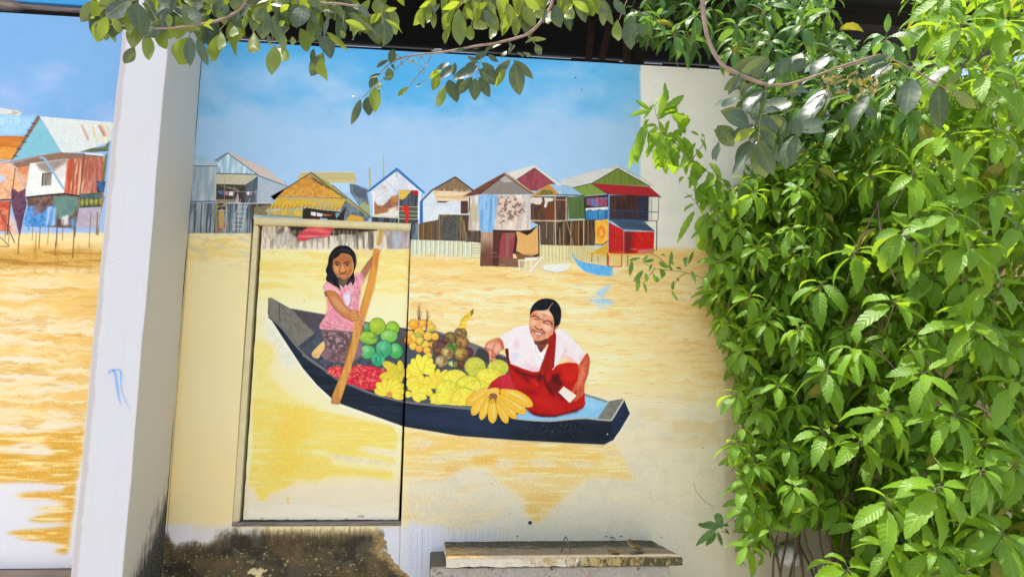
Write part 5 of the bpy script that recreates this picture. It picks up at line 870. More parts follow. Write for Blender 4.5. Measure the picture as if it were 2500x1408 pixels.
# ------------------------------------------------------------------ concrete tank with its lid against the wall
ZT = at(1084, 1321).z
c = [atz(1084, 1322, ZT), atz(1596, 1322, ZT), atz(1665, 1358, ZT), atz(1091, 1363, ZT)]
for p in c[:2]: p.y = -.004
tank = empty('concrete_tank', ((c[0].x+c[1].x)/2, -.2, 0), 'low mossy concrete tank with a slab lid at the foot of the wall', 'tank')
TH = (at(1093, 1363, c[3].y).z-at(1096, 1384, c[3].y).z); rd = random.Random(8)
def slab(quad, z1, z0, name, mat, parent, jit, cuts=40):
    bm = bmesh.new(); loop = []
    for i in range(4):
        a, b = quad[i], quad[(i+1) % 4]; k = max(2, int((b-a).length/.03))
        for j in range(k):
            p = a.lerp(b, j/k); loop.append(Vector((p.x+rd.uniform(-jit, jit), min(-.003, p.y+rd.uniform(-jit, jit)), 0)))
    T = [bm.verts.new((p.x, p.y, z1+rd.uniform(-jit, jit)*.5)) for p in loop]; B = [bm.verts.new((p.x+rd.uniform(-jit, jit), min(-.003, p.y+rd.uniform(-jit, jit)), z0+rd.uniform(-jit*1.6, jit*1.6))) for p in loop]
    bm.faces.new(T); bm.faces.new(B[::-1]); n = len(T)
    for i in range(n): bm.faces.new((T[i], T[(i+1) % n], B[(i+1) % n], B[i]))
    bmesh.ops.recalc_face_normals(bm, faces=bm.faces)
    bmesh.ops.bevel(bm, geom=[e for e in bm.edges if all(v in set(T) for v in e.verts)] if False else [e for e in bm.edges if e.verts[0].co.z > (z0+z1)/2 and e.verts[1].co.z > (z0+z1)/2], offset=.004, segments=2, affect='EDGES')
    return bm_obj(name, bm, mat, parent)
lid = slab(c, ZT, ZT-TH, 'lid', M_CONC, tank, .0025)
bx0 = at(1050, 1345, -.02).x; bx1 = atz(1640, 1385, ZT-TH).x; by = c[3].y+.025
base = slab([Vector((bx0, -.004, 0)), Vector((bx1, -.004, 0)), Vector((bx1+.01, by, 0)), Vector((bx0+.012, by, 0))], ZT-TH-.010, .004, 'tank_wall', M_BASE, tank, .004)
hk = [atz(1369, 1347, ZT), None, None, None, atz(1394, 1352, ZT)]
top_ = at(1381, 1309, (hk[0].y+hk[4].y)/2); hk[1] = hk[0].lerp(top_, .7)+Vector((-.002, 0, 0)); hk[2] = top_; hk[3] = hk[4].lerp(top_, .7)+Vector((.003, 0, 0)); hk[0].z -= .01; hk[4].z -= .01
bm = bmesh.new(); tube(bm, spline(hk, 6), .0032, 8); o = bm_obj('wire_handle', bm, flat('old_wire', lin('6a6258'), .5, .6), None, True); o.parent = lid; o.matrix_parent_inverse = root_matrix(lid).inverted()
# round white lamp low on the wall among the stems
lp = at(1930, 1355, -.09); lamp = empty('wall_lamp', (lp.x, 0, lp.z), 'round white lamp globe low on the wall half hidden by the bush', 'lamp')
bm = bmesh.new(); prof = [(.0, -.165), (.022, -.163), (.042, -.153), (.056, -.138), (.066, -.118), (.070, -.095), (.068, -.074), (.060, -.054), (.050, -.040)]; N = 28; rg = []
prof2 = []
for i in range(len(prof)-1):
    for j in range(4):
        t_ = j/4; prof2.append((prof[i][0]+(prof[i+1][0]-prof[i][0])*t_, prof[i][1]+(prof[i+1][1]-prof[i][1])*t_))
prof2.append(prof[-1])
for q, (r, y) in enumerate(prof2): rg.append([bm.verts.new((lp.x+(r*(1+.012*(q % 4 == 0))+1e-4)*math.cos(2*math.pi*k/N), y, lp.z+(r*(1+.012*(q % 4 == 0))+1e-4)*math.sin(2*math.pi*k/N))) for k in range(N)])
for a, b in zip(rg, rg[1:]):
    for k in range(N): bm.faces.new((a[k], a[(k+1) % N], b[(k+1) % N], b[k]))
t = NT('milky_globe'); t.base(t.mix(t.ramp(t.noise(14, 4, .6, t.coord((1, 1, 3))), ((.4, 0), (.7, 1))), lin('ece8e4'), lin('cdc6c0'))); t.rough(.35); bm_obj('globe', bm, t.m, lamp, True)
bm = bmesh.new(); tube(bm, [(lp.x, -.040, lp.z), (lp.x, -.001, lp.z)], [.055, .06], 20); bm_obj('lamp_base', bm, flat('lamp_base_grey', lin('8a8580')), lamp, True)

# ------------------------------------------------------------------ leaves
rnd = random.Random(11)
def leaf_mesh(name, width, n=9, serr=0.0, droop=.5, fold=.25, twist=0.0, tipw=.05, wave=0.0, peak=.42, roll=0.0):
    vs_, fs, uv = [], [], []; y = z = 0.0; ang = .25*droop
    for i in range(n+1):
        t = i/n; w = width*.5*max(0, (math.sin(math.pi*min(1, t**(math.log(.5)/math.log(peak))))))**.8+tipw*width*.5*(t > .9)*(1-t)*8
        if i == 0: w = width*.03
        if i == n: w = .002
        if serr and 0 < i < n: w *= 1+serr*(1 if i % 2 else -1)
        a = twist*t; h = fold*w+wave*width*math.sin(t*11+1)
        c, s = math.cos(a), math.sin(a); up = roll*w
        for sgn, vv in ((-1, 0), (0, .5), (1, 1)):
            X = sgn*w*c; hh = (h if sgn else 0)+sgn*up
            vs_.append((X - hh*0, y+hh*math.sin(ang)*.9*1, z+hh*math.cos(ang)+sgn*w*s)); uv.append((vv, t))
        if i < n: st = 1/n; y += math.cos(ang)*st; z -= math.sin(ang)*st; ang += droop/n*1.35
        if i:
            k = 3*(i-1); fs += [(k, k+1, k+4, k+3), (k+1, k+2, k+5, k+4)]
    me = bpy.data.meshes.new(name); me.from_pydata(vs_, [], fs); u = me.uv_layers.new(name='UVMap').data
    for lp in me.loops: u[lp.index].uv = uv[lp.vertex_index]
    me.polygons.foreach_set('use_smooth', [True]*len(me.polygons)); return me
def leaf_mat(name, top, top2, under, trans, rough=.38, tf=.35, rnd_attr=None, veins=9, spec=.5, spots=None, bmp=.16, tb=None):
    t = NT(name); t.n.remove(t.b); out = t.n['Material Output']
    b = t.b = t.new('ShaderNodeBsdfPrincipled'); g = t.new('ShaderNodeNewGeometry')
    if rnd_attr: r = t.new('ShaderNodeAttribute', attribute_name=rnd_attr).outputs['Fac']
    else: r = t.new('ShaderNodeObjectInfo').outputs['Random']
    c = t.mix(r, top, top2)
    uvn = t.new('ShaderNodeUVMap'); sp = t.new('ShaderNodeSeparateXYZ'); t.l(uvn.outputs[0], sp.inputs[0])
    au = t.math('ABSOLUTE', t.math('SUBTRACT', sp.outputs[0], .5))
    vein = t.math('SINE', t.math('MULTIPLY', t.math('SUBTRACT', sp.outputs[1], t.math('MULTIPLY', au, .32)), veins*6.283)); line = t.ramp(vein, ((.82, 0), (1.0, 1))); mid = t.ramp(au, ((.0, 1), (.05, 0)))
    vm = t.math('MAXIMUM', t.math('MULTIPLY', line, .35), t.math('MULTIPLY', mid, .8)); n = t.noise(9, 4, .6, t.coord(kind='Object'))
    c = t.mix(t.math('MULTIPLY', n, .45), c, tuple(x*.62 for x in top)); c = t.mix(t.math('MULTIPLY', vm, .5), c, tuple(min(1, x*1.7+.01) for x in under))
    if spots: c = t.mix(t.ramp(t.noise(spots[1], 4, .7, t.coord(kind='Object')), ((.55, 0), (.62, 1))), c, spots[0])
    c = t.mix(g.outputs['Backfacing'], c, t.mix(t.math('MULTIPLY', vm, .6), under, tuple(min(1, x*1.5) for x in under)))
    t.base(c); t.rough(rough); b.inputs['Specular IOR Level'].default_value = spec
    bp = t.new('ShaderNodeBump'); bp.inputs['Strength'].default_value = bmp; bp.inputs['Distance'].default_value = .05; t.l(t.math('ADD', t.math('MULTIPLY', vein, -.3), t.math('MULTIPLY', mid, -.7)), bp.inputs['Height']); t.l(bp.outputs[0], b.inputs['Normal'])
    tr = t.new('ShaderNodeBsdfTranslucent'); tc = t.mix(r, trans, tuple(x*.72 for x in trans)); t.l(t.mix(t.math('MULTIPLY', vm, .4), tc, tuple(x*.5 for x in trans)), tr.inputs['Color'])
    mx = t.new('ShaderNodeMixShader'); mx.inputs[0].default_value = tf; _x = tb is not None and t.l(t.math('MULTIPLY_ADD', g.outputs['Backfacing'], tb-tf, tf), mx.inputs[0]); t.l(b.outputs[0], mx.inputs[1]); t.l(tr.outputs[0], mx.inputs[2]); t.l(mx.outputs[0], out.inputs[0]); return t.m
def orient(p, d, n, s, sw=1.0):
    d = d.normalized(); n = (n-d*n.dot(d))
    if n.length < 1e-4: n = d.cross(Vector((1, .2, .1)))
    n.normalize(); x = d.cross(n)
    return Matrix(((x.x*s*sw, d.x*s, n.x*s, p.x), (x.y*s*sw, d.y*s, n.y*s, p.y), (x.z*s*sw, d.z*s, n.z*s, p.z), (0, 0, 0, 1)))
def inside(poly, x, y):
    c = False; j = len(poly)-1
    for i in range(len(poly)):
        (xi, yi), (xj, yj) = poly[i], poly[j]
        if (yi > y) != (yj > y) and x < (xj-xi)*(y-yi)/(yj-yi)+xi: c = not c
        j = i
    return c
def place_leaves(leaves, root, mats, name='leaf', limit=300, massname='foliage'):
    """leaves: (rank, mesh index, matrix, meshes). The largest in view become leaf objects, the rest one mass."""
    leaves.sort(key=lambda q: q[0]-(1.2 if q[1].name.startswith('old') else 0))
    inv = root_matrix(root).inverted()
    for _, me, mx in leaves[:limit]:
        o = bpy.data.objects.new(name, me); COL.objects.link(o); o.parent = root; o.matrix_parent_inverse = inv; o.matrix_basis = mx
    rest = leaves[limit:]
    if not rest: return
    cache = {}; V, F, U, T = [], [], [], []; off = 0
    for _, me, mx in rest:
        if me.name not in cache:
            co = np.empty(len(me.vertices)*3); me.vertices.foreach_get('co', co); fc = np.array([p.vertices[:] for p in me.polygons]); uv = np.empty(len(me.loops)*2); me.uv_layers[0].data.foreach_get('uv', uv); cache[me.name] = (co.reshape(-1, 3), fc, uv)
        co, fc, uv = cache[me.name]; m = np.array(mx); V.append(co@m[:3, :3].T+m[:3, 3]); F.append(fc+off); U.append(uv); T.append(np.full(len(co), rnd.random())); off += len(co)
    V = np.concatenate(V); F = np.concatenate(F); me = bpy.data.meshes.new(massname)
    me.vertices.add(len(V)); me.vertices.foreach_set('co', V.ravel()); me.loops.add(F.size); me.loops.foreach_set('vertex_index', F.ravel().astype(np.int32)); me.polygons.add(len(F)); me.polygons.foreach_set('loop_start', np.arange(0, F.size, 4, dtype=np.int32)); me.update(calc_edges=True)
    me.uv_layers.new(name='UVMap').data.foreach_set('uv', np.concatenate(U)); me.attributes.new('tint', 'FLOAT', 'POINT').data.foreach_set('value', np.concatenate(T).astype(np.float32)); me.polygons.foreach_set('use_smooth', [True]*len(F)); me.validate()
    o = link(massname, me, mats, root); o['kind'] = 'stuff'

# --- the bushes by the wall
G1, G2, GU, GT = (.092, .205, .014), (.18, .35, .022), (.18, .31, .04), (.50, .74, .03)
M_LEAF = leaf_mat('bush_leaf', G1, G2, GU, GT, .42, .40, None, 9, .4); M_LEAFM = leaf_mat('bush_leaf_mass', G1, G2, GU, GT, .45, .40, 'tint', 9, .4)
D1, D2 = (.06, .15, .022), (.10, .22, .03)  # darker copy of the bush greens, shade put into the leaf colour
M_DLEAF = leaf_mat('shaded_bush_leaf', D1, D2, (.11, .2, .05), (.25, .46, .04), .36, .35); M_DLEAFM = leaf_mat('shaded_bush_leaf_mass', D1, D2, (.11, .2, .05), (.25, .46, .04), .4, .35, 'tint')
M_STEM = wood('green_brown_stem', lin('7a6a48'), lin('5f7038'), (4, 4, 4)); M_TWIG = wood('brown_twig', lin('6b5440'), lin('4a382c'), (5, 5, 5))
def variants(pre, mat, w, serr, n=10, k=6, **kw):
    out = []
    for i in range(k):
        r = random.Random(i*7+len(pre)); me = leaf_mesh(pre, w*r.uniform(.82, 1.15), n, serr, r.uniform(.25, 1.25), r.uniform(.12, .4), r.uniform(-.5, .5), .05, r.uniform(0, .07), r.uniform(.38, .48), r.uniform(-.15, .15)); me.materials.append(mat); out.append(me)
    return out
M_YLEAF = leaf_mat('old_bush_leaf', (.26, .27, .03), (.36, .28, .05), (.3, .28, .06), (.55, .5, .04), .55, .35, None, 9, .3, ((.16, .10, .03), 14))
YB = variants('old_bush_leaf', M_YLEAF, .36, .06, 10, 3)
BUSH = variants('bush_leaf', M_LEAF, .37, .085, 12); DBUSH = variants('dark_bush_leaf', M_DLEAF, .36, .06, 10)
UP = Vector((0, 0, 1))
def whorl(out, p, axis, cnt, size, meshes, rank, spread=(35, 100), grav=.22, stems=None):
    axis = axis.normalized(); a = axis.cross(Vector((.3, .9, .1))).normalized(); b = axis.cross(a); ph = rnd.uniform(0, 6.28)
    for k in range(cnt):
        t = k/max(1, cnt-1); th = math.radians(spread[0]+(spread[1]-spread[0])*(t**.6)+rnd.uniform(-12, 12)); f = ph+k*2.4+rnd.uniform(-.25, .25)
        side = a*math.cos(f)+b*math.sin(f); d = axis*math.cos(th)+side*math.sin(th); n = axis*math.sin(th)-side*math.cos(th)
        d = (d-UP*grav*rnd.uniform(.3, 1.5)).normalized(); s = size*(.5+.5*min(1, t*1.5))*rnd.uniform(.82, 1.18)
        base = p-axis*size*.16*t+d*size*.12
        q0 = px_of(base+d*s*.55)
        if math.hypot(q0[0]-1930, q0[1]-1352) < 52: continue      # the lamp shows through a gap here
        out.append((rank+rnd.uniform(0, .1)-s*.5, rnd.choice(YB if rank > .2 and rnd.random() < .035 else meshes), orient(base, d, n+Vector((rnd.uniform(-.3, .3), rnd.uniform(-.3, .3), .2)), s)))
        if stems is not None: stems.append(([p-axis*size*.16*t, base], [.0022, .0014]))
def flush_stems(stems, name, mat, root, n=5):
    bm = bmesh.new()
    for pts, r in stems: tube(bm, pts, r, n, False)
    o = bm_obj(name, bm, mat, root, True); o['kind'] = 'stuff'; return o
def yfront(px): return -.42-.95*min(1, max(0, (px-1780)/520))
def bush(root, poly, centers, nrand, size, meshes, massmat, stemmat, cnt=(6, 9), depth=.75, seed=1, yoff=0, axis_up=.85, limit=300, dense_back=.6):
    global rnd
    rnd = random.Random(seed); leaves, stems = [], []
    xs = [p[0] for p in poly]; ys = [p[1] for p in poly]
    for (cx, cy) in centers:
        Y = yfront(cx)+yoff-rnd.uniform(0, .12); p = at(cx, cy, Y); ax = Vector((rnd.uniform(-.35, .25), rnd.uniform(-.75, -.35), axis_up)); whorl(leaves, p, ax, rnd.randint(8, 10), size*rnd.uniform(1.05, 1.25), meshes, 0, (25, 105), .25, stems)
        q = p-ax.normalized()*.13+Vector((rnd.uniform(.03, .09), .10, -.04)); stems.append((spline([p, p-ax.normalized()*.06+Vector((.01, .02, 0)), q], 3), [.0026]*7))
    k = 0; tries = 0
    while k < nrand and tries < nrand*20:
        tries += 1; x = rnd.uniform(min(xs), max(xs)); y = rnd.uniform(min(ys), max(ys))
        if not inside(poly, x, y): continue
        k += 1; t = rnd.random()**dense_back; Y = yfront(x)+yoff+.10+t*depth; Y = min(Y, -.09 if y > 165 else .35); p = at(x, y, Y)
        ax = Vector((rnd.uniform(-.6, .5), rnd.uniform(-.9, .1), rnd.uniform(.45, 1.0)*axis_up)); whorl(leaves, p, ax, rnd.randint(*cnt), size*rnd.uniform(.75, 1.1), meshes, .2+t, (30, 110), .3, stems if t < .4 else None)
        if t < .5: stems.append((spline([p, p-ax.normalized()*.05+Vector((.01, .01, 0)), p-ax.normalized()*.10+Vector((rnd.uniform(.02, .07), .07, -.03))], 3), [.0024]*7))
    place_leaves(leaves, root, massmat, 'leaf', limit); flush_stems(stems, 'twigs', stemmat, root)

bushA = empty('bush', (2.6, -.6, 0), 'large leafy green bush with toothed drooping leaves filling the right side', 'bush', None)
cA = [(2090, 610), (2186, 734), (2446, 691), (2090, 851), (2257, 908), (2005, 690), (2375, 784), (2102, 1069), (2173, 1222), (2292, 1188), (2071, 1385), (2333, 1011), (2398, 1147), (2279, 1341), (2010, 1052), (2436, 320), (2330, 520), (2230, 420), (2420, 470), (2480, 930), (2450, 1300), (2170, 1000), (2370, 600), (2210, 560), (2480, 560), (2360, 1390), (2480, 1130), (2180, 1330), (2020, 900), (2310, 330), (2350, 60), (2450, 50), (2290, 150), (2400, 180), (2480, 200)]
pA = [(1960, 350), (2100, 310), (2200, 270), (2250, 200), (2240, -30), (2620, -60), (2620, 1480), (2060, 1480), (2035, 1280), (1990, 1200), (1940, 900), (1920, 600)]
bush(bushA, pA, cA, 820, .176, BUSH, M_LEAFM, M_STEM, (7, 10), .95, 21)
bushB = empty('bush', (1.95, -.35, 0), 'slimmer bush of smaller leaves along the wall, with sprays reaching over the painting', 'bush', None)
cB = [(1813, 858), (1860, 1000), (1942, 1188), (1845, 1130), (1838, 1240), (1880, 1290), (1830, 1330), (1800, 960), (1830, 720), (1790, 690), (1850, 600), (1930, 560), (1870, 780), (1950, 800), (1760, 640), (1900, 940), (1800, 560), (1950, 460), (1840, 470), (1925, 1090), (1780, 780), (1800, 1080), (1750, 545), (1822, 1180)]
pB = [(1790, 440), (1880, 390), (2010, 350), (2010, 1240), (1960, 1260), (1890, 1240), (1830, 1330), (1812, 1180), (1806, 1000), (1806, 900), (1780, 820), (1745, 760), (1735, 690), (1758, 620), (1725, 560), (1728, 500)]
bush(bushB, pB, cB, 620, .126, BUSH, M_LEAFM, M_STEM, (7, 9), .36, 22, .0)
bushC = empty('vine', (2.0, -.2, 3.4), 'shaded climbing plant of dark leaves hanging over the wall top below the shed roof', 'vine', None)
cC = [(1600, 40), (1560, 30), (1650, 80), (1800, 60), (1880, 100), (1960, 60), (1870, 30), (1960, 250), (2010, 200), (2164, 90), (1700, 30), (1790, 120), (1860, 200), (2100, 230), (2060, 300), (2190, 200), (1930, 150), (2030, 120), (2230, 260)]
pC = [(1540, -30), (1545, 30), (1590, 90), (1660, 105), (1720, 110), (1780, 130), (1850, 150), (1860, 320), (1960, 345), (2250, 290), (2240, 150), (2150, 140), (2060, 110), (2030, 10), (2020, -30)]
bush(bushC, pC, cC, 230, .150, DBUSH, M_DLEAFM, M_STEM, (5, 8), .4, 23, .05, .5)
# bare stems in the foot of the bush
st = []; rnd = random.Random(5)
for i in range(16):
    x = 1885+i*14+rnd.uniform(-8, 8); Y = -.12-rnd.uniform(0, .3); p = at(x, 1405, Y); p0 = Vector((p.x+rnd.uniform(-.05, .05), p.y, 0)); st.append((spline([p0, p, p+Vector((rnd.uniform(-.08, .08), rnd.uniform(-.04, .04), .35)), p+Vector((rnd.uniform(-.16, .2), rnd.uniform(-.1, .05), .9+rnd.random()*.5))], 5), [.009-.0004*k for k in range(16)]))
for a in ([(2144, 495), (2150, 560), (2168, 640), (2190, 690)], [(2144, 500), (2120, 550), (2098, 600)], [(2100, 690), (2130, 730), (2170, 780)], [(2185, 900), (2150, 860), (2120, 830)]): st.append((spline([at(x, y, yfront(x)+.06) for x, y in a], 4), .004))
for p, r in st:
    bm = bmesh.new(); tube(bm, p, r if hasattr(r, '__len__') else [r]*len(p), 6); bm_obj('stem', bm, M_TWIG, bushB, True)
# sprays of bush B that reach out over the painting: every leaf by hand
def hand_leaves(Z, rows, Y, meshes, jit=.03, mode='f', out=None, wscale=1.0, ref=None):
    for r in rows:
        bx, by, tx, ty = r[:4]; m = r[4] if len(r) > 4 and r[4] else mode; sw = r[5] if len(r) > 5 else 1.0
        (bx, by), (tx, ty) = parse(Z, [(bx, by), (tx, ty)])
        A = at(bx, by, Y+rnd.uniform(-jit, jit)); dl = math.hypot(tx-bx, ty-by)/FPX*(Y+4.4); B = at(tx, ty, A.y+rnd.uniform(-.45, .25)*dl*(.4 if m == 'f' else .7)); d = B-A
        view = (EYE-A).normalized()
        n = {'f': view+UP*.25, 'w': (SUN_DIR+view), 'u': -view*.8+UP*.75, 's': view*.6+Vector((rnd.choice((-1, 1)), 0, .3))}[m]+Vector((rnd.uniform(-.28, .28), rnd.uniform(-.2, .2), rnd.uniform(-.2, .2)))*(.4 if m == 'w' else 1)
        if m == 'w': sw *= 1.25
        out.append((0, rnd.choice(meshes), orient(A, d, n, d.length*1.1, sw*wscale*.95*rnd.uniform(.9, 1.1))))
SP = (1500, 150, 2.816)
rnd = random.Random(31); lv = []; stm = []
hand_leaves(SP, [(290, 380, 400, 165, 's', .7), (300, 400, 520, 165, 'f', .55), (280, 330, 275, 200, 's', .7), (240, 330, 150, 265, 'f', .8), (250, 340, 115, 340, 'f', .7), (240, 400, 100, 530, 'u', .7), (210, 440, 130, 660, 'f', .8), (150, 560, 110, 720, 'f', .7), (290, 440, 200, 440, 'f'), (300, 450, 150, 600, 'u', .7), (340, 350, 480, 340, 'f', .7), (390, 370, 640, 460, 'f', .9), (410, 400, 420, 300, 'u'), (430, 440, 520, 490, 'f'), (330, 480, 250, 560, 'f'), (300, 500, 375, 735, 'f', 1.1), (270, 600, 325, 795, 'f', .7), (380, 560, 450, 720, 'f'), (470, 640, 530, 900, 'u', .9), (450, 560, 560, 560, 'f', .7), (470, 520, 560, 640, 'f'), (560, 600, 620, 700, 'f', .8), (590, 530, 660, 610, 'u', .8), (600, 520, 640, 470, 'f'), (580, 510, 530, 470, 'f'), (430, 500, 490, 620, 'f'), (390, 600, 440, 740, 'f', .9), (540, 690, 620, 800, 'f', .9), (350, 470, 300, 590, 'u', .8), (330, 330, 420, 250, 's'), (270, 300, 200, 370, 'f', .7), (500, 800, 660, 870, 'u'), (650, 700, 750, 760, 'u', .9), (650, 760, 690, 960, 'u', 1.1), (680, 800, 780, 930, 'u'), (600, 900, 660, 1010, 'f'), (540, 920, 480, 930, 'f', .7), (550, 980, 465, 1000, 'f', .7), (550, 1030, 430, 1210, 'f', .55), (610, 1060, 530, 1160, 'f', .8), (640, 1080, 560, 1330, 'f', .6), (620, 1120, 600, 1280, 'f', .7), (800, 870, 870, 1050, 'u', 1.1), (760, 850, 700, 900, 'u')], -.50, BUSH, .05, 'f', lv, .92)
for i in range(46):
    t_ = rnd.random(); bx = 1790-190*t_+rnd.uniform(-28, 28); by = 470-190*t_**.9+rnd.uniform(-35, 50)+(60*(1-t_)); a = math.radians(rnd.uniform(20, 165)); l_ = rnd.uniform(30, 62)
    hand_leaves(A0, [(bx, by, bx+l_*math.cos(a), by+l_*math.sin(a), rnd.choice('fffu'), rnd.uniform(.75, 1.1))], -.44, BUSH, .06, 'f', lv)
for a in ([(1790, 470), (1735, 425), (1690, 390), (1650, 350), (1610, 300), (1596, 255)], [(1660, 360), (1625, 330), (1590, 300)], [(1770, 600), (1730, 545), (1695, 490), (1672, 470)], [(1690, 390), (1720, 345), (1712, 330)]): stm.append((spline([at(x, y, -.48) for x, y in a], 4), None))
S2 = (1370, 380, 3.705)
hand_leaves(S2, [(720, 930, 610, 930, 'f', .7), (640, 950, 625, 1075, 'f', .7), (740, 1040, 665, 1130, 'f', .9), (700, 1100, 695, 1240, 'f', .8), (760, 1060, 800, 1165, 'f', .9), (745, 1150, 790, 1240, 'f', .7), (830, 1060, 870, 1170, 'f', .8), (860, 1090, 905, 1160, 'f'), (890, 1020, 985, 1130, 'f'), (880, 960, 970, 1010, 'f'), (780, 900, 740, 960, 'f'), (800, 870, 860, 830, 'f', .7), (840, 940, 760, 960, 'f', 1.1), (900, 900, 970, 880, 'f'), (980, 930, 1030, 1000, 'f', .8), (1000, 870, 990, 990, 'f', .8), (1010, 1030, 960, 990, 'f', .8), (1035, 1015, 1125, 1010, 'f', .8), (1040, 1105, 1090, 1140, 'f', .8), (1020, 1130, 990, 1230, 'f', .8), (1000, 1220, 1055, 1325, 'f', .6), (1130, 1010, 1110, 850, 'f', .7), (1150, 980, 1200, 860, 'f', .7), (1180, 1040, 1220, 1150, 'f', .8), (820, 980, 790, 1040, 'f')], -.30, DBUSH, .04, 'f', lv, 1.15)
for a in ([(1720, 680), (1676, 665), (1640, 660), (1600, 655), (1568, 640)], [(1676, 665), (1655, 680), (1640, 705)], [(1640, 660), (1610, 630), (1590, 620)], [(1600, 655), (1570, 690)]): stm.append((spline([at(x, y, -.28) for x, y in a], 4), None))
S3 = (1650, 950, 2.941)
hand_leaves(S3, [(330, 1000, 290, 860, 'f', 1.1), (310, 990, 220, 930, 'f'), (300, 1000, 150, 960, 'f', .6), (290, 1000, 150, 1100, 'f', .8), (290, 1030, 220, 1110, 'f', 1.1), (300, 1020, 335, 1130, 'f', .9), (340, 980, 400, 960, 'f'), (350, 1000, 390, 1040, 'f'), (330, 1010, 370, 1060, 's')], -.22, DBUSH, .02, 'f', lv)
stm.append((spline([at(x, y, -.2) for x, y in ((1835, 1225), (1805, 1245), (1785, 1268), (1750, 1290))], 4), None))
place_leaves(lv, bushB, M_LEAFM, 'leaf', 400); flush_stems([(p, [.0032-.0018*k/len(p) for k in range(len(p))]) for p, _ in stm], 'spray_twigs', M_STEM, bushB)

# --- the tree whose branches hang into the top of the view
T1c, T2c = (.022, .050, .034), (.038, .070, .040)
M_TL = leaf_mat('tree_leaf', T1c, T2c, (.10, .15, .035), (.46, .56, .03), .40, .14, None, 5, .55, None, .03, .48); M_WL = leaf_mat('withered_leaf', (.16, .15, .05), (.30, .22, .07), (.2, .18, .07), (.4, .34, .06), .5, .3)
M_BARK = wood('pale_bark', lin('9a8474'), lin('7d6656'), (6, 6, 6)); M_TTWIG = wood('olive_twig', lin('8a8446'), lin('6a5a3a'), (6, 6, 6))
def oval(pre, mat, w, k=5):
    out = []
    for i in range(k):
        r = random.Random(i*5+2); me = leaf_mesh(pre, w*r.uniform(.88, 1.12), 9, 0, r.uniform(-.1, .5), r.uniform(.05, .3), r.uniform(-.3, .3), .18, r.uniform(0, .05), r.uniform(.44, .54), r.uniform(-.12, .12)); me.materials.append(mat); out.append(me)
    return out
OV = oval('oval_leaf', M_TL, .56); WI = variants('withered_leaf', M_WL, .40, .1, 8, 5)
tree = empty('tree', (4.7, -2.6, 0), 'tree with grey brown boughs and oval glossy leaves hanging into the top of the view', 'tree')
bm = bmesh.new(); tube(bm, spline([(4.7, -2.6, -.02), (4.68, -2.58, 1.2), (4.75, -2.55, 2.6), (4.6, -2.5, 3.7), (4.3, -2.45, 4.3)], 5), [.16-.0035*k for k in range(21)], 12); bm_obj('trunk', bm, M_BARK, tree, True)
bm = bmesh.new(); tube(bm, spline([(4.62, -2.5, 3.6), (3.4, -2.35, 3.75), (2.0, -2.25, 3.55), (.6, -2.2, 3.62), (-.8, -2.25, 3.45), (-1.8, -2.3, 3.2)], 6), [.075-.0017*k for k in range(31)], 10); bm_obj('bough', bm, M_BARK, tree, True)
def stem(pts, Y, r0, r1, nm='branch', mat=M_BARK, up=None, k=5):
    w = [at(x, y, Y) for x, y in pts]
    if up: w = [Vector(up)]+w
    sp_ = spline(w, k); bm = bmesh.new(); tube(bm, sp_, [r0+(r1-r0)*i/len(sp_) for i in range(len(sp_))], 8); return bm_obj(nm, bm, mat, tree, True)
stem([(1349, -60), (1349, 0), (1336, 30), (1297, 78), (1232, 101), (1150, 115), (1080, 128), (1010, 135), (960, 150), (930, 175)], -2.0, .0075, .002, up=(.55, -2.15, 3.58))
stem([(1712, -80), (1715, 0), (1720, 55), (1733, 108), (1762, 157), (1802, 181), (1850, 201), (1885, 208), (1925, 206), (1990, 186), (2060, 160), (2150, 133)], -2.1, .0105, .003, up=(1.3, -2.2, 3.55))
stem([(2060, 165), (2150, 140), (2220, 165), (2290, 205), (2330, 230)], -2.1, .0035, .0015)
stem([(560, -90), (600, 0), (560, 40), (480, 62), (380, 70), (270, 60)], -2.2, .007, .002, up=(-.6, -2.2, 3.5)); stem([(700, -80), (760, 0), (830, 10), (880, 20), (905, 40)], -2.2, .006, .002, up=(-.3, -2.2, 3.5))
QA = (220, 0, 5.208); QB = (600, 0, 4.694); QC = (1000, 0, 3.125); QR = (1700, 0, 3.125)
rnd = random.Random(77); tl = []; tw = []
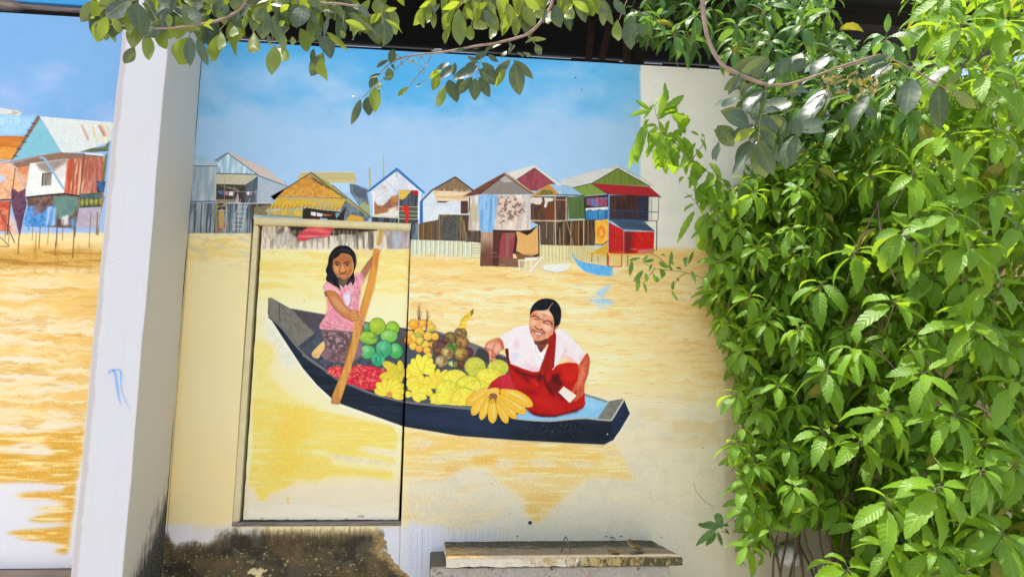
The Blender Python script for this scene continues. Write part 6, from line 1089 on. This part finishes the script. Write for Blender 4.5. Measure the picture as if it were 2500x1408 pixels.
hand_leaves(QA, [(520, 20, 230, 230, 'w'), (215, 210, 105, 490, 'u', .75), (270, 230, 420, 420, 'u', .9), (600, 40, 640, 420, 'f', .95), (480, 100, 520, 400, 'f', .6), (850, 270, 1040, 660, 'u', .8), (1030, 30, 840, 180, 'w', .8), (1190, 60, 1310, 330, 'f'), (560, 600, 470, 800, 'f', .9), (690, 400, 790, 800, 'u', .6), (1250, 480, 1050, 830, 'u', .9), (1270, 480, 1275, 810, 'f', .9), (1360, 500, 1490, 810, 'f', .6), (1630, 440, 1500, 800, 'u', .6), (1650, 400, 1710, 720, 'u', .6), (1740, 350, 1850, 690, 'u', .7), (2080, 400, 2090, 760, 'u', .6), (2200, 110, 2210, 450, 'f', 1.05), (1700, 0, 1530, 170, 'w', 1.1), (2050, 60, 1830, 220, 'w', .9), (1290, 100, 1380, 310, 'f', .9), (60, 220, 0, 230, 'u'), (90, 270, 50, 350, 'f', .9), (760, 100, 850, 270, 'f', 1), (1000, 180, 1010, 320, 'u', 1.1), (1080, 200, 1160, 320, 'u', 1.1), (1420, 290, 1560, 380, 'u', .8), (1600, 120, 1720, 300, 'u', .7), (1780, 180, 1930, 320, 'f', 1.1), (1980, 200, 1960, 350, 'u', .8), (1060, 100, 1170, 170, 'f'), (1750, 60, 1700, 200, 'f', .9), (420, 20, 300, 60, 'f', .8), (720, 0, 790, 130, 'w', .8), (900, 0, 1000, 110, 'f'), (2300, 60, 2480, 40, 'w', .7), (2400, 120, 2500, 230, 'u', .8), (2280, 0, 2120, 60, 'w', .7), (1560, 250, 1450, 330, 'u', .7), (1900, 330, 2010, 480, 'u', .9), (1820, 330, 1850, 520, 'u', .9), (2330, 280, 2400, 480, 'f', .8), (2260, 450, 2290, 560, 'f', .7)], -2.2, OV, .07, 'f', tl)
hand_leaves(QB, [(330, 520, 300, 830, 'u', 1.0), (400, 380, 480, 650, 'u', .8), (420, 500, 380, 780, 'u', .9), (620, 330, 750, 600, 'u', 1.0), (890, 610, 755, 850, 'f', .95), (890, 660, 845, 960, 'u', .9), (900, 400, 965, 655, 'f', .8), (910, 370, 1160, 570, 'u', .45), (1140, 100, 1040, 440, 'w', .6), (1140, 240, 1355, 335, 'u', .6), (1560, 160, 1390, 235, 'u', .7), (1590, 225, 1840, 320, 'u', .4), (1560, 270, 1480, 390, 'f', 1), (1600, 130, 1720, 100, 'u', .6), (1220, 50, 1380, 130, 'w', 1), (560, 50, 580, 300, 'f', .9), (660, 60, 610, 290, 'w', .8), (500, 60, 380, 110, 'u', 1), (300, 250, 430, 490, 'f', .7), (160, 60, 100, 330, 'u', .6), (450, 240, 370, 300, 'u', 1), (720, 130, 800, 250, 'f', .9), (780, 0, 880, 90, 'f', 1), (860, 140, 1010, 90, 'w', .6), (830, 270, 840, 470, 'f', .7), (1080, 350, 1150, 440, 'u', 1.1), (1170, 150, 1420, 310, 'f', .5), (1300, 60, 1400, 200, 'f', .9), (1480, 0, 1570, 90, 'f', .9), (940, 200, 900, 400, 'f', .5), (700, 20, 880, 60, 'f', .8), (1000, 130, 1060, 200, 'u', .9), (960, 30, 1030, 60, 'u', .8), (780, 560, 755, 720, 'f', .5), (750, 350, 820, 420, 'u', .5), (530, 420, 560, 540, 'u', .8)], -2.2, OV, .07, 'f', tl)
hand_leaves(QC, [(110, 60, 45, 225, 'u', .6), (130, 90, 155, 195, 'u', .6), (230, 30, 165, 95, 'w', .8), (350, 75, 200, 210, 'u', .6), (380, 70, 385, 325, 'u', .7), (320, 170, 240, 340, 'u', .5), (430, 60, 480, 150, 'u', .9), (470, 190, 440, 325, 'u', .9), (520, 130, 545, 290, 'u', .8), (560, 80, 690, 190, 'f', .9), (640, 160, 645, 330, 'u', .6), (750, 100, 700, 240, 'u', .5), (860, 50, 950, 190, 'u', .8), (820, 130, 810, 270, 'u', .8), (780, 80, 710, 260, 'u', .6), (880, 0, 985, 70, 'u', .8), (1110, 40, 1130, 180, 'f', 1), (1240, 50, 1205, 180, 'u', .8), (1240, 10, 1370, 75, 'u', .7), (1480, 0, 1480, 170, 'f', .7), (1070, 60, 1060, 240, 'u', .4), (1590, 150, 1560, 340, 'u', .7), (1690, 120, 1665, 330, 'f', .8), (1560, 0, 1640, 110, 'f', .8), (380, 20, 260, 70, 'u', .8), (480, 20, 560, 60, 'u', .8), (600, 10, 660, 100, 'u', .8), (740, 20, 760, 170, 'u', .7), (1050, 80, 1010, 160, 'w', .5), (160, 10, 80, 60, 'u', .7), (700, 150, 720, 260, 'u', .6), (1740, 180, 1780, 280, 'f', .9)], -2.0, OV, .06, 'u', tl)
hand_leaves(QC, [(520, 505, 345, 600, 'f', .7), (330, 500, 235, 600, 'f', .8), (300, 610, 355, 770, 'f', 1.05), (400, 590, 370, 690, 'f'), (500, 600, 495, 755, 'f', .95), (530, 590, 605, 730, 'f', .9), (530, 530, 660, 625, 'f', .9), (550, 480, 655, 560, 'f', .9), (270, 655, 220, 810, 'u', .6), (300, 480, 215, 530, 'w', .6), (240, 560, 180, 680, 'u', .8), (800, 480, 832, 695, 'f', .95), (770, 460, 655, 565, 'f', .7), (790, 460, 942, 582, 'f', .5), (735, 530, 655, 655, 'u', .6), (480, 590, 380, 700, 'f', .7), (240, 540, 140, 580, 'u', .8), (420, 520, 500, 480, 'f', .8), (350, 480, 330, 560, 'f', .8), (600, 420, 670, 470, 'f', .8), (440, 430, 520, 480, 'f', .6), (660, 335, 560, 385, 'w', .6), (600, 390, 500, 440, 'f', .7), (960, 340, 1000, 410, 'f', 1.2), (900, 300, 1030, 300, 'f', .5), (880, 330, 960, 290, 'f', .4), (800, 340, 760, 405, 'w', .8), (740, 390, 700, 440, 'w', .6), (860, 400, 930, 420, 'f', .5), (820, 400, 870, 430, 'f', .6), (700, 340, 620, 360, 'w', .5), (540, 370, 480, 380, 'w', .5), (430, 375, 340, 380, 'f', .5), (250, 380, 180, 380, 'w', .5), (760, 320, 780, 360, 'f', .9)], -2.0, OV, .05, 'f', tl)
hand_leaves(QB, [(1690, 560, 1660, 720, 'f', .8), (1640, 690, 1500, 750, 'f', .6), (1670, 730, 1700, 790, 'f'), (1560, 850, 1410, 880, 'f', .5), (1500, 880, 1425, 1000, 'f', .9), (1480, 1000, 1480, 1265, 'u', .8), (1400, 1110, 1410, 1310, 'f', .9), (1315, 1140, 1235, 1395, 'f', .55), (1530, 940, 1540, 1060, 'u', .7), (1290, 1130, 1215, 1085, 's', .8), (1520, 1000, 1530, 1130, 'f', .4), (1870, 1000, 1750, 1095, 'u', .5), (2020, 960, 1955, 990, 'f', .7), (2060, 900, 2030, 960, 's', .6), (1640, 780, 1650, 900, 'f', 1.2), (1570, 890, 1620, 920, 'f', .6)], -2.0, OV, .04, 'f', tl)
QRL = [(500, 700, 355, 805, 'w', .7), (230, 870, 410, 930, 'w', 1.15), (160, 960, 290, 1095, 'w', 1.0), (480, 880, 665, 790, 'w', .7), (740, 690, 865, 680, 'w', .7), (725, 780, 655, 855, 'w', .9), (980, 720, 790, 905, 'w', .7), (960, 760, 890, 890, 'w', .5), (490, 900, 640, 990, 'w', .7), (480, 1000, 610, 1090, 'w', .9), (470, 1080, 580, 1315, 'f', .95), (460, 1080, 300, 1275, 'f', .5), (760, 1030, 730, 1245, 'f', .85), (760, 900, 775, 1020, 'w', .9), (770, 985, 965, 930, 'w', .8), (1330, 720, 1160, 925, 'w', .55), (1260, 800, 1360, 880, 'f', .9), (1640, 600, 1600, 855, 'f', .95), (1690, 600, 1640, 770, 'w', .6), (1850, 650, 1850, 945, 'f', .75), (1960, 680, 2135, 850, 'f', .6), (1930, 500, 1775, 580, 'w', .6), (1905, 665, 2020, 545, 'u', .6), (1460, 420, 1330, 480, 'f', .6), (1500, 500, 1365, 540, 'w', .7), (560, 470, 360, 540, 'f', .8), (700, 470, 640, 560, 'f', 1), (830, 450, 730, 545, 'f', .9), (1020, 430, 870, 530, 'w', .8), (440, 650, 360, 690, 'w', .6), (470, 700, 420, 790, 'f', .6), (600, 600, 540, 640, 'w', .8), (560, 760, 530, 770, 'w', .7), (480, 780, 410, 870, 'w', .6), (170, 1080, 150, 1220, 'f', .5), (300, 740, 200, 810, 'w', .6), (450, 990, 300, 1070, 'u', .8), (520, 540, 440, 600, 'f', 1), (640, 560, 560, 590, 'f', 1), (780, 640, 700, 700, 'u', .7), (690, 920, 640, 1030, 'w', .6), (560, 880, 660, 960, 'f', .8), (1480, 480, 1300, 560, 'f', .6), (340, 560, 260, 690, 'f', .6)]
hand_leaves(QR, QRL, -2.1, OV, .06, 'f', tl)
hand_leaves(QR, [(q[0]+rnd.uniform(-60, 60), q[1]+rnd.uniform(-45, 45), q[2]+rnd.uniform(-60, 60), q[3]+rnd.uniform(-45, 30), rnd.choice('fwwf'), .85) for q in QRL if q[0] < 1100], -2.0, OV, .06, 'f', tl)
for i in range(150):
    x = 240+rnd.random()*710; y = rnd.uniform(-60, 62)-(18 if x > 880 else 0); a = math.radians(rnd.uniform(40, 140)); l_ = rnd.uniform(42, 72)
    hand_leaves(A0, [(x, y, x+l_*math.cos(a), y+l_*math.sin(a), rnd.choice('ffuuws'), rnd.uniform(.75, 1.05))], -2.08, OV, .08, 'f', tl)
for i in range(70):
    x = 1040+rnd.random()*440; y = rnd.uniform(-60, 25); a = math.radians(rnd.uniform(50, 140)); l_ = rnd.uniform(42, 70)
    hand_leaves(A0, [(x, y, x+l_*math.cos(a), y+l_*math.sin(a), rnd.choice('fuuu'), rnd.uniform(.6, .9))], -1.9, OV, .06, 'f', tl)
place_leaves(tl, tree, M_TL, 'leaf', 560)
wl_ = []
for i in range(46):
    x = 955+rnd.random()*480; y = 520+rnd.random()*250*(.4+.6*math.sin((x-955)/480*3.1)); a = rnd.uniform(0, 6.28); l_ = rnd.uniform(45, 105); wl_.append((x, y, x+l_*math.cos(a), y+l_*math.sin(a)*.8, rnd.choice('fuws'), rnd.uniform(.5, 1)))
hand_leaves(QR, wl_, -2.1, WI, .05, 'f', wv := [])
hand_leaves(QB, [(1720+rnd.uniform(-180, 400), 640+rnd.uniform(-30, 90), 0, 0) for _ in range(0)], -2.0, WI, .03, 'f', wv)
for i in range(26):
    x = 1690+rnd.random()*400; y = 640+rnd.random()*(60+200*max(0, (x-1900)/200 if x < 2080 else .4)); a = rnd.uniform(0, 6.28); l_ = rnd.uniform(35, 80); hand_leaves(QB, [(x, y, x+l_*math.cos(a), y+l_*math.sin(a), rnd.choice('fus'), .7)], -2.0, WI, .03, 'f', wv)
place_leaves(wv, tree, M_WL, 'withered_leaf', 200)
# petioles and thin twigs
for Z, Y, ps in ((QA, -2.2, ([(600, 0), (420, 60), (215, 205)], [(700, 0), (860, 270)], [(850, 260), (700, 390), (560, 610)], [(1280, 330), (1260, 480)], [(1760, 250), (1640, 400)], [(2170, 330), (2080, 400)], [(1300, 30), (1400, 290)])),
                 (QB, -2.2, ([(905, 80), (950, 200), (890, 390)], [(885, 540), (890, 620)], [(1130, 140), (1120, 240), (1130, 330)], [(1540, 0), (1560, 160), (1575, 240), (1555, 280)], [(430, 400), (500, 320)], [(330, 520), (300, 420)])),
                 (QB, -2.0, ([(1900, 640), (1780, 740), (1690, 820), (1600, 890), (1480, 980), (1330, 1130)], [(2130, 640), (2060, 760), (1980, 860), (1870, 1000)], [(1700, 640), (1640, 690)])),
                 (QC, -2.0, ([(545, 430), (510, 600)], [(775, 440), (740, 520), (690, 540)], [(860, 0), (830, 130), (815, 140)], [(400, 0), (350, 120), (330, 170)], [(540, 0), (500, 100), (470, 190)], [(900, 270), (960, 340)], [(1660, 0), (1600, 150)])),
                 (QR, -2.1, ([(375, 600), (340, 700), (330, 760)], [(530, 655), (525, 780), (490, 900), (475, 1080)], [(715, 660), (740, 800), (760, 900), (762, 1030)], [(900, 600), (1000, 700), (1100, 770), (1170, 790)], [(1310, 440), (1330, 560)], [(1600, 520), (1740, 590), (1850, 650), (1960, 680)], [(1480, 620), (1540, 720)], [(980, 720), (1000, 690)]))):
    for p in ps: tw.append((spline([at(*parse(Z, [q])[0], Y) for q in p], 5), None))
flush_stems([(p, [.0016]*len(p)) for p, _ in tw], 'twigs', M_TTWIG, tree)

# --- fallen leaves on the tank lid
M_DRY = leaf_mat('dry_leaf', lin('6b5a38'), lin('7d6a45'), lin('7a6a48'), lin('7a6040'), .6, .15)
DRY = []
for i, (w, dr) in enumerate(((.5, -.5), (.45, .5), (.4, .3))):
    me = leaf_mesh('dry_leaf', w, 9, .03, dr, .55, .5-i*.4, .05, .12); me.materials.append(M_DRY); DRY.append(me)
for (bx, by, tx, ty), i, lab in (((1568, 1343, 1517, 1352), 0, 'olive brown curled dry leaf on the lid near its right end'), ((1513, 1352, 1467, 1343), 1, 'brown flat dry leaf on the lid touching the curled one'), ((1500, 1321, 1488, 1317), 2, 'small dry leaf leaning on the wall behind the lid')):
    A, B = atz(bx, by, ZT+.004), atz(tx, ty, ZT+.006)
    if i == 2: A, B = Vector((at(1500, 1321).x, -.012, ZT+.006)), Vector((at(1488, 1317).x, -.012, ZT+.026))
    if i < 2: B = A+(B-A).normalized()*min(.16, (B-A).length*1.05)
    o = bpy.data.objects.new('dry_leaf', DRY[i]); COL.objects.link(o); o.matrix_world = orient(A+Vector((0, 0, .004)), B-A, UP+Vector((0, -.3, 0)), (B-A).length); props(o, lab, 'leaf', 'fallen leaves on the tank lid')
